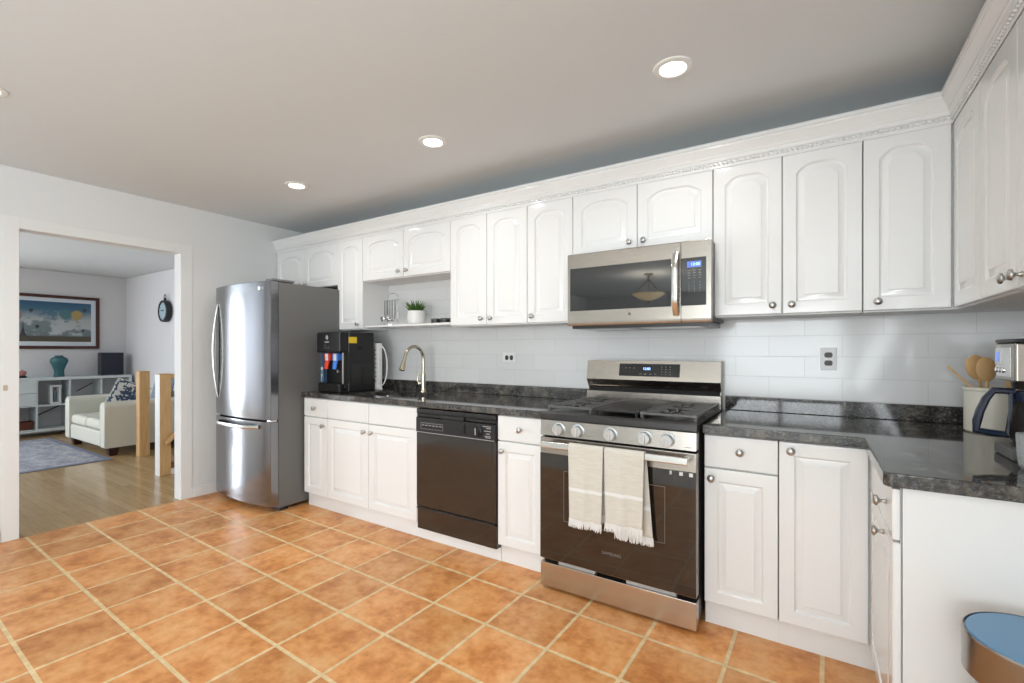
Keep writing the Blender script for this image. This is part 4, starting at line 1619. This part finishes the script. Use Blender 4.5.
# ------------------------------------------------------------------ bin
bn = thing('waste_bin', 'round stainless waste bin with a lid painted in reflected sky blue beside the cabinet side panel', 'bin', (4.845, -1.43, 0))
bc = (4.842, -1.435, 0)
b = MB()
b.lathe([(0.0, 0.012), (0.100, 0.012), (0.104, 0.02), (0.108, 0.30), (0.110, 0.525), (0.0, 0.525)], bc, 'z', 56)
b.build('can', M['bin_steel'], bn)
b = MB()
b.lathe([(0.100, 0.0), (0.106, 0.003), (0.106, 0.018), (0.0985, 0.0185), (0.0, 0.0185)], bc, 'z', 48)
b.build('base_ring', M['black'], bn)
b = MB()
b.lathe([(0.1115, 0.524), (0.128, 0.526), (0.1325, 0.530), (0.1325, 0.612), (0.1318, 0.617), (0.1305, 0.619), (0.1292, 0.6185), (0.1288, 0.612), (0.108, 0.610), (0.108, 0.5255)], bc, 'z', 64)
b.build('rim', M['bin_steel'], bn)
b = MB()
b.lathe([(0.0, 0.611), (0.1265, 0.611), (0.1265, 0.617), (0.124, 0.6195), (0.0, 0.6225)], bc, 'z', 64)
b.build('lid', M['lid_skylit'], bn)
b = MB()
b.box(bc[0] - 0.07, bc[0] - 0.01, bc[1] - 0.155, bc[1] - 0.085, 0.020, 0.030, 0.004)
b.build('pedal', M['steel_bright'], bn)

# ------------------------------------------------------------------ recessed ceiling lights
first = None
for x, y, lb in ((3.921, -0.851, 'lit recessed ceiling light nearest the range, biggest in view'), (2.581, -0.875, 'lit recessed ceiling light above the dishwasher, middle of the cabinet row'),
                 (1.256, -0.875, 'lit recessed ceiling light nearest the refrigerator'), (1.240, -2.405, 'lit recessed ceiling light near the doorway wall, cut by the picture edge'),
                 (2.585, -2.356, 'lit recessed ceiling light overhead, mirrored above the microwave'), (3.921, -2.356, 'lit recessed ceiling light mirrored in the tall door right of the microwave')):
    if first is None:
        first = thing('recessed_light', lb, 'ceiling light', (x, y, ZC), 'recessed lights in the kitchen ceiling')
        b = MB()
        b.lathe([(0.050, -0.001), (0.056, -0.009), (0.078, -0.006), (0.082, -0.0005)], (x, y, ZC), 'z', 48)
        b.build('trim_ring', M['lamp_trim'], first)
        b = MB()
        b.lathe([(0.0, -0.0035), (0.051, -0.0035), (0.051, -0.001), (0.0, -0.001)], (x, y, ZC), 'z', 40)
        b.build('lens', M['lens'], first)
    else:
        copy_thing(first, (x, y, ZC), lb)
    l = bpy.data.lights.new('downlight_lamp', 'AREA')
    l.shape = 'DISK'
    l.size = 0.11
    l.energy = 3.4
    l.color = (1.0, 0.98, 0.94)
    l.spread = R(150)
    lo = bpy.data.objects.new('downlight_lamp', l)
    C.objects.link(lo)
    lo.location = (x, y, ZC - 0.012)

# bowl pendant further back in the room (seen mirrored in the microwave door)
PX, PY = 2.24, -5.30
pd = thing('pendant_lamp', 'lit amber glass bowl pendant mirrored in the microwave door', 'pendant lamp', (PX, PY, ZC))
b = MB()
b.lathe([(0.075, -0.001), (0.075, -0.012), (0.05, -0.025), (0.018, -0.035), (0.012, -0.10), (0.022, -0.115), (0.0, -0.125)][::-1], (PX, PY, ZC), 'z', 24)
b.build('canopy', M['bronze'], pd)
for i in range(3):
    t = R(120 * i + 20)
    b = MB()
    b.tube([(PX + 0.014 * math.cos(t), PY + 0.014 * math.sin(t), ZC - 0.10), (PX + 0.10 * math.cos(t), PY + 0.10 * math.sin(t), ZC - 0.20), (PX + 0.225 * math.cos(t), PY + 0.225 * math.sin(t), ZC - 0.325)], 0.007, 8)
    b.build('arm', M['bronze'], pd)
b = MB()
b.lathe([(0.0, -0.425), (0.06, -0.42), (0.15, -0.385), (0.22, -0.345), (0.255, -0.320), (0.25, -0.316), (0.21, -0.338), (0.14, -0.375), (0.0, -0.41)], (PX, PY, ZC), 'z', 40)
b.build('bowl', M['bowl_glass'], pd)
b = MB()
b.lathe([(0.0, -0.465), (0.014, -0.455), (0.02, -0.44), (0.03, -0.428), (0.0, -0.426)], (PX, PY, ZC), 'z', 20)
b.build('finial', M['bronze'], pd)
l = bpy.data.lights.new('pendant_bulb', 'POINT')
l.energy = 32
l.color = (1.0, 0.96, 0.90)
l.shadow_soft_size = 0.03
lo = bpy.data.objects.new('pendant_bulb', l)
C.objects.link(lo)
lo.location = (PX, PY, ZC - 0.365)

# strike plate on the left casing
b = MB()
b.box(0.0052, 0.009, -2.128, -2.108, 0.985, 1.020, 0.001)
tag(b.build('latch_plate', M['latch']), 'small tan latch plate on the casing left of the doorway', 'latch')

# ------------------------------------------------------------------ living room through the doorway
# console shelving
KX0, KX1 = -5.285, -4.92
con = thing('shelf_unit', 'long low white cube shelf unit against the far living room wall', 'shelf unit', (-5.1, -0.57, 0))
b = MB()
b.box(KX0, KX1, -1.305, 0.165, 0.806, 0.846, 0.002)
b.box(KX0, KX1, -1.305, 0.165, 0.066, 0.106, 0.002)
b.box(KX0, KX1, -1.305, -1.267, 0.106, 0.806)
b.box(KX0, KX1, 0.127, 0.165, 0.106, 0.806)
b.build('frame', M['console'], con)
for y in (-0.942, -0.586, -0.22):
    b = MB()
    b.box(KX0, KX1 - 0.001, y - 0.009, y + 0.009, 0.106, 0.806)
    b.build('divider', M['console'], con)
for y0, y1 in ((-1.267, -0.951), (-0.933, -0.595), (-0.577, -0.229), (-0.211, 0.127)):
    b = MB()
    b.box(KX0, KX1 - 0.001, y0, y1, 0.432, 0.450)
    b.build('shelf', M['console'], con)
for z0, z1 in ((0.453, 0.626), (0.630, 0.803)):
    b = MB()
    b.box(KX1 - 0.03, KX1 + 0.004, -1.265, -0.953, z0, z1, 0.002)
    b.box(KX0 + 0.02, KX1 - 0.03, -1.262, -0.956, z0 + 0.004, z1 - 0.02)
    b.build('drawer', M['console'], con)
for y in (-1.28, 0.14):
    for x in (KX0 + 0.04, KX1 - 0.04):
        b = MB()
        b.lathe([(0.016, 0.0), (0.020, 0.066)], (x, y, 0), 'z', 12)
        b.build('leg', M['console'], con)
# vase
b = MB()
b.lathe([(0.0, 0.0), (0.058, 0.0), (0.062, 0.01), (0.056, 0.05), (0.058, 0.10), (0.078, 0.165), (0.098, 0.215), (0.102, 0.245), (0.092, 0.275), (0.062, 0.296), (0.045, 0.300), (0.046, 0.312), (0.051, 0.318), (0.040, 0.318), (0.038, 0.302), (0.0, 0.29)],
        (-5.1, -0.668, 0.8465), 'z', 36)
tag(b.build('vase', M['teal']), 'teal glazed ginger-jar vase on the white shelf unit', 'vase')
# speaker
sp = thing('speaker', 'square black speaker at the right end of the white shelf unit', 'speaker', (-5.08, -0.05, 0.8465))
b = MB()
b.box(-5.19, -5.03, -0.192, 0.092, 0.8465, 1.205, 0.004)
b.build('cabinet', M['navy'], sp)
b = MB()
b.box(-5.0295, -5.018, -0.186, 0.086, 0.853, 1.199, 0.006)
b.build('grille', M['navy'], sp)
# lantern frame in a cube
b = MB()
ly0, ly1, lx = -0.790, -0.668, -5.05
for y in (ly0, ly1 - 0.028):
    for x in (lx - 0.04, lx + 0.04):
        b.box(x - 0.014, x + 0.014, y, y + 0.028, 0.4515, 0.72, 0.002)
b.box(lx - 0.06, lx + 0.06, ly0 - 0.004, ly1 + 0.004, 0.7, 0.728, 0.003)
b.box(lx - 0.06, lx + 0.06, ly0 - 0.004, ly1 + 0.004, 0.4508, 0.478, 0.003)
ln = thing('lantern', 'small white open lantern inside a cube of the shelf unit', 'lantern', (lx, -0.73, 0.45))
b.build('frame', M['white_plastic'], ln)
b = MB()
b.lathe([(0.0, 0.0), (0.018, 0.0), (0.018, 0.16), (0.0, 0.165)], (lx, -0.729, 0.4785), 'z', 16)
b.build('candle', M['pillow_blue'], ln)
# basket
b = MB()
b.loops([rr(-5.20, -4.98, -1.17, -0.975, 0.1065, 0.04), rr(-5.22, -4.965, -1.20, -0.958, 0.165, 0.05), rr(-5.215, -4.96, -1.20, -0.955, 0.215, 0.05), rr(-5.205, -4.97, -1.19, -0.965, 0.215, 0.05), rr(-5.19, -4.99, -1.16, -0.985, 0.12, 0.04)])
tag(b.build('basket', M['basket']), 'low brown basket in the bottom cube of the shelf unit', 'basket')
# small ornament
orn = thing('ornament', 'small pink flower ornament at the left on the shelf unit', 'ornament', (-5.1, -1.06, 0.8465))
b = MB()
b.lathe([(0.0, 0.0), (0.045, 0.0), (0.05, 0.02), (0.03, 0.035), (0.0, 0.04)], (-5.1, -1.06, 0.8465), 'z', 18)
b.build('base', M['clock_dark'], orn)
b = MB()
for i in range(9):
    t = R(40 * i)
    b.ellipsoid((-5.1 + 0.026 * math.cos(t), -1.06 + 0.026 * math.sin(t), 0.8465 + 0.066), (0.020, 0.020, 0.036), 10, 8)
b.ellipsoid((-5.1, -1.06, 0.8465 + 0.075), (0.022, 0.022, 0.04), 10, 8)
b.build('petals', M['pink'], orn)
# cables hanging behind the shelving
for lb, p0, p1 in (('dark cable slanting behind the lower middle cube of the shelf unit', (-5.292, -0.88, 0.26), (-5.292, -0.55, 0.435)), ('dark cable slanting behind the upper cube right of the lantern', (-5.292, -0.42, 0.60), (-5.292, -0.20, 0.74))):
    b = MB()
    b.tube([p0, p1], 0.007, 8)
    tag(b.build('cable', M['black']), lb, 'cable', 'cables behind the shelf unit')
# framed print
pc = thing('framed_print', 'wide framed print of balloons in a cloudy sky on the far living room wall', 'picture', (XLW, -0.9, 1.67))
PY0, PY1, PZ0, PZ1 = -1.68, -0.144, 1.264, 2.082
b = MB()
f_ = 0.045
b.box(XLW + 0.002, XLW + 0.030, PY0, PY1, PZ1 - f_, PZ1, 0.004)
b.box(XLW + 0.002, XLW + 0.030, PY0, PY1, PZ0, PZ0 + f_, 0.004)
b.box(XLW + 0.002, XLW + 0.030, PY0, PY0 + f_, PZ0 + f_, PZ1 - f_, 0.004)
b.box(XLW + 0.002, XLW + 0.030, PY1 - f_, PY1, PZ0 + f_, PZ1 - f_, 0.004)
b.build('frame', M['frame_wood'], pc)
b = MB()
b.box(XLW + 0.003, XLW + 0.012, PY0 + f_, PY1 - f_, PZ0 + f_, PZ1 - f_)
b.build('mount', M['paper'], pc)
b = MB()
b.box(XLW + 0.0121, XLW + 0.0135, -1.577, -0.247, 1.374, 1.979)
art = b.build('artwork', M['painting'], pc)
XP = XLW + 0.0139


def blob(name, y, z, r_, m_):
    bb = MB()
    poly = []
    for i in range(24):
        t = 2 * math.pi * i / 24
        yy, zz = r_ * math.cos(t), r_ * math.sin(t)
        if zz < 0:
            yy *= 1 - 0.55 * (zz / r_) ** 2
            zz *= 1.35
        poly.append((y + yy, z + zz))
    bb.prism(poly, 'x', XP - 0.0005, XP + 0.0003)
    bb.box(XP - 0.0005, XP + 0.0003, y - r_ * 0.15, y + r_ * 0.15, z - r_ * 1.85, z - r_ * 1.55)
    bb.build(name, m_, art)


blob('painted_balloon', -0.555, 1.805, 0.070, M['balloon_teal'])
blob('painted_balloon', -0.420, 1.795, 0.068, M['balloon_tan'])
blob('painted_balloon', -1.115, 1.76, 0.095, M['balloon_rose'])
for y, z, r_ in ((-0.93, 1.84, 0.022), (-0.865, 1.60, 0.024), (-0.325, 1.875, 0.024), (-0.345, 1.555, 0.018)):
    blob('painted_balloon', y, z, r_, M['balloon_dark'])
bb = MB()
tz = 1.40
bb.prism([(-1.120, tz), (-1.065, 1.43), (-1.035, 1.50), (-1.020, 1.58), (-1.013, 1.70), (-1.007, 1.58), (-0.992, 1.50), (-0.962, 1.43), (-0.905, tz), (-0.955, tz + 0.006), (-1.0, 1.455), (-1.027, 1.455), (-1.07, tz + 0.006)], 'x', XP - 0.0005, XP + 0.0004)
bb.build('painted_tower', M['balloon_dark'], art)
# oval wall clock
ck = thing('wall_clock', 'oval dark wall clock with a ring on top, on the living room side wall', 'clock', (-3.66, YLN, 1.83))
cx0, cz0 = -3.70, 1.825
b = MB()


def ell(rx_, rz_, y, n=40):
    return [(cx0 + rx_ * math.cos(2 * math.pi * i / n), y, cz0 + rz_ * math.sin(2 * math.pi * i / n)) for i in range(n)]


b.loops([ell(0.150, 0.155, YLN - 0.002), ell(0.160, 0.165, YLN - 0.03), ell(0.155, 0.160, YLN - 0.075), ell(0.128, 0.134, YLN - 0.08), ell(0.124, 0.130, YLN - 0.066)])
b.build('case', M['clock_dark'], ck)
b = MB()
b.loops([ell(0.123, 0.129, YLN - 0.0655), ell(0.123, 0.129, YLN - 0.068)])
df = b.build('dial', M['clock_face'], ck)
b = MB()
b.box(cx0 - 0.004, cx0 + 0.004, YLN - 0.0720, YLN - 0.0700, cz0 - 0.01, cz0 + 0.02)
b.box(cx0 - 0.065, cx0 + 0.045, YLN - 0.0740, YLN - 0.0720, cz0 + 0.004, cz0 + 0.016)
b.build('hands', M['clock_dark'], df)
b = MB()
for i in range(12):
    t = R(30 * i)
    b.box(cx0 + 0.105 * math.cos(t) - 0.005, cx0 + 0.105 * math.cos(t) + 0.005, YLN - 0.0695, YLN - 0.0680, cz0 + 0.11 * math.sin(t) - 0.005, cz0 + 0.11 * math.sin(t) + 0.005)
b.build('hour_marks', M['clock_dark'], df)
b = MB()
b.lathe([(0.018, 0.0), (0.018, 0.035), (0.0, 0.04)], (cx0, YLN - 0.04, cz0 + 0.160), 'z', 14)
b.tube([(cx0 + 0.030 * math.cos(2 * math.pi * i / 20), YLN - 0.04, cz0 + 0.220 + 0.030 * math.sin(2 * math.pi * i / 20)) for i in range(21)], 0.005, 8, cap=False)
b.build('hanging_ring', M['clock_dark'], ck)

# armchair sofa
SFX0, SFX1, SFY0, SFY1 = -3.87, -2.46, -0.895, 0.17
sf = thing('sofa', 'cream leather loveseat facing the rug, in front of the white shelf unit', 'sofa', (-3.16, -0.35, 0))
b = MB()
b.box(SFX0 + 0.02, SFX1 - 0.02, SFY0 + 0.015, SFY1, 0.10, 0.285, 0.02, 3)
b.build('base', M['leather'], sf)
for x0, x1 in ((SFX0, SFX0 + 0.165), (SFX1 - 0.165, SFX1)):
    b = MB()
    xm, r_ = (x0 + x1) / 2, 0.0825
    poly = [(x0 + 0.012, 0.102), (x1 - 0.012, 0.102)]
    for i in range(13):
        t = math.pi * i / 12
        poly.append((xm + (r_) * math.cos(t), 0.575 + 0.065 * math.sin(t)))
    b.prism(poly, 'y', SFY0, SFY1 - 0.02, 0.018, 3)
    ar = b.build('arm', M['leather'], sf, sharp=50)
    b = MB()
    b.tube([(x0 + 0.014, SFY0 + 0.004, 0.12)] + [(xm + 0.072 * math.cos(math.pi - math.pi * i / 10), SFY0 + 0.004, 0.568 + 0.058 * math.sin(math.pi * i / 10)) for i in range(11)] + [(x1 - 0.014, SFY0 + 0.004, 0.12)], 0.007, 8)
    b.build('piping', M['leather'], ar)
b = MB()
b.box(SFX0 + 0.05, SFX1 - 0.05, -0.03, SFY1, 0.10, 0.69, 0.05, 4)
b.build('backrest', M['leather'], sf)
for x0, x1 in ((SFX0 + 0.168, -3.168), (-3.162, SFX1 - 0.168)):
    b = MB()
    b.box(x0, x1, SFY0 + 0.012, -0.07, 0.288, 0.415, 0.045, 4)
    b.build('seat_cushion', M['leather_seat'], sf)
for x in (SFX0 + 0.08, SFX1 - 0.10):
    for y in (SFY0 + 0.10, SFY1 - 0.08):
        b = MB()
        b.loops([[(x - 0.035, y - 0.035, 0), (x + 0.035, y - 0.035, 0), (x + 0.035, y + 0.035, 0), (x - 0.035, y + 0.035, 0)],
                 [(x - 0.055, y - 0.055, 0.103), (x + 0.055, y - 0.055, 0.103), (x + 0.055, y + 0.055, 0.103), (x - 0.055, y + 0.055, 0.103)]])
        b.build('foot', M['dark_foot'], sf)


def pillow(label, c_, w_, h_, t_, rot, m_):
    b = MB()
    T = rot.to_4x4()
    n = 14
    gr_ = [[], []]
    bb = bmesh.new()
    for side in (0, 1):
        for i in range(n + 1):
            row = []
            for j in range(n + 1):
                u, v_ = i / n * 2 - 1, j / n * 2 - 1
                k = max(0.0, (1 - u * u) * (1 - v_ * v_)) ** 0.45
                pinch = 1 - 0.06 * (1 - k)
                row.append(bb.verts.new((u * w_ / 2 * (1 - 0.07 * (1 - v_ * v_) * 0 - 0.05 * (1 - abs(v_)) ** 2), (k * t_ / 2) * (1 if side else -1), v_ * h_ / 2 * (1 - 0.05 * (1 - abs(u)) ** 2))))
            gr_[side].append(row)
        for i in range(n):
            for j in range(n):
                q = (gr_[side][i][j], gr_[side][i + 1][j], gr_[side][i + 1][j + 1], gr_[side][i][j + 1])
                bb.faces.new(q if side == 0 else q[::-1])
    bmesh.ops.remove_doubles(bb, verts=bb.verts, dist=0.0008)
    b._merge(bb, Matrix.Translation(c_) @ T)
    return tag(b.build('cushion', m_, sharp=70), label, 'cushion', 'cushions on the cream loveseat')


pillow('navy and white patterned cushion leaning on the near arm of the cream loveseat', (-2.71, -0.60, 0.672), 0.37, 0.37, 0.12, Matrix.Rotation(R(90), 3, 'Z') @ Matrix.Rotation(R(24), 3, 'Y'), M['pillow_pat'])
pillow('plain blue-grey cushion behind the patterned one on the cream loveseat', (-2.92, -0.16, 0.680), 0.46, 0.46, 0.12, Matrix.Rotation(R(4), 3, 'Z') @ Matrix.Rotation(R(-14), 3, 'X'), M['pillow_blue'])

# rug
rg = thing('rug', 'faded blue-grey patterned rug on the oak floor in front of the loveseat', 'rug', (-3.45, -1.7, 0))
b = MB()
b.box(-4.66, -2.29, -2.55, -0.87, 0.0005, 0.008, 0.003)
b.build('border', M['rug_border'], rg)
b = MB()
b.box(-4.60, -2.35, -2.49, -0.93, 0.0082, 0.0092)
b.build('field', M['rug'], rg)

# newel posts and stair rail
n1 = MB()
n1.box(-2.272, -2.170, -0.662, -0.560, 0.0, 0.990, 0.003)
n1.prism([(-2.272, -0.662), (-2.170, -0.662), (-2.170, -0.560), (-2.272, -0.560)], 'z', 0.990, 1.000, 0.004)
tag(n1.build('newel_post', M['pine']), 'square pine newel post standing beside the arm of the loveseat', 'post', 'newel posts of the stair')
n2 = thing('stair_railing', 'pine newel post with a sloping handrail, close behind the doorway jamb', 'railing', (-1.05, -0.85, 0))
b = MB()
b.box(-1.102, -1.000, -0.892, -0.795, 0.0, 1.003, 0.003)
b.box(-1.106, -0.996, -0.896, -0.791, 1.003, 1.012, 0.003)
b.build('newel_post', M['pine'], n2)
b = MB()
b.box(-1.104, -0.998, -0.8945, -0.8925, 0.0, 1.002)
b.build('painted_face', M['trim'], n2)
b = MB()
b.box(-1.08, -1.022, -0.794, 0.205, 0.960, 1.006, 0.010)
b.build('top_rail', M['pine'], n2)
b = MB()
b.tube([(-0.975, -0.855, 0.315), (-0.975, -0.84, 0.325), (-0.975, 0.05, 1.30)], 0.024, 12)
b.build('handrail', M['pine'], n2)
b = MB()
b.box(-1.075, -1.027, -0.794, 0.205, 0.055, 0.115, 0.004)
b.build('bottom_rail', M['rail_wood'], n2)
for i in range(8):
    b = MB()
    b.box(-1.062, -1.040, -0.700 + 0.115 * i, -0.678 + 0.115 * i, 0.114, 0.962)
    b.build('baluster', M['rail_wood'], n2)
b = MB()
b.box(-1.10, -1.00, -0.794, 0.205, 0.0, 0.054, 0.002)
b.build('curb', M['trim'], n2)
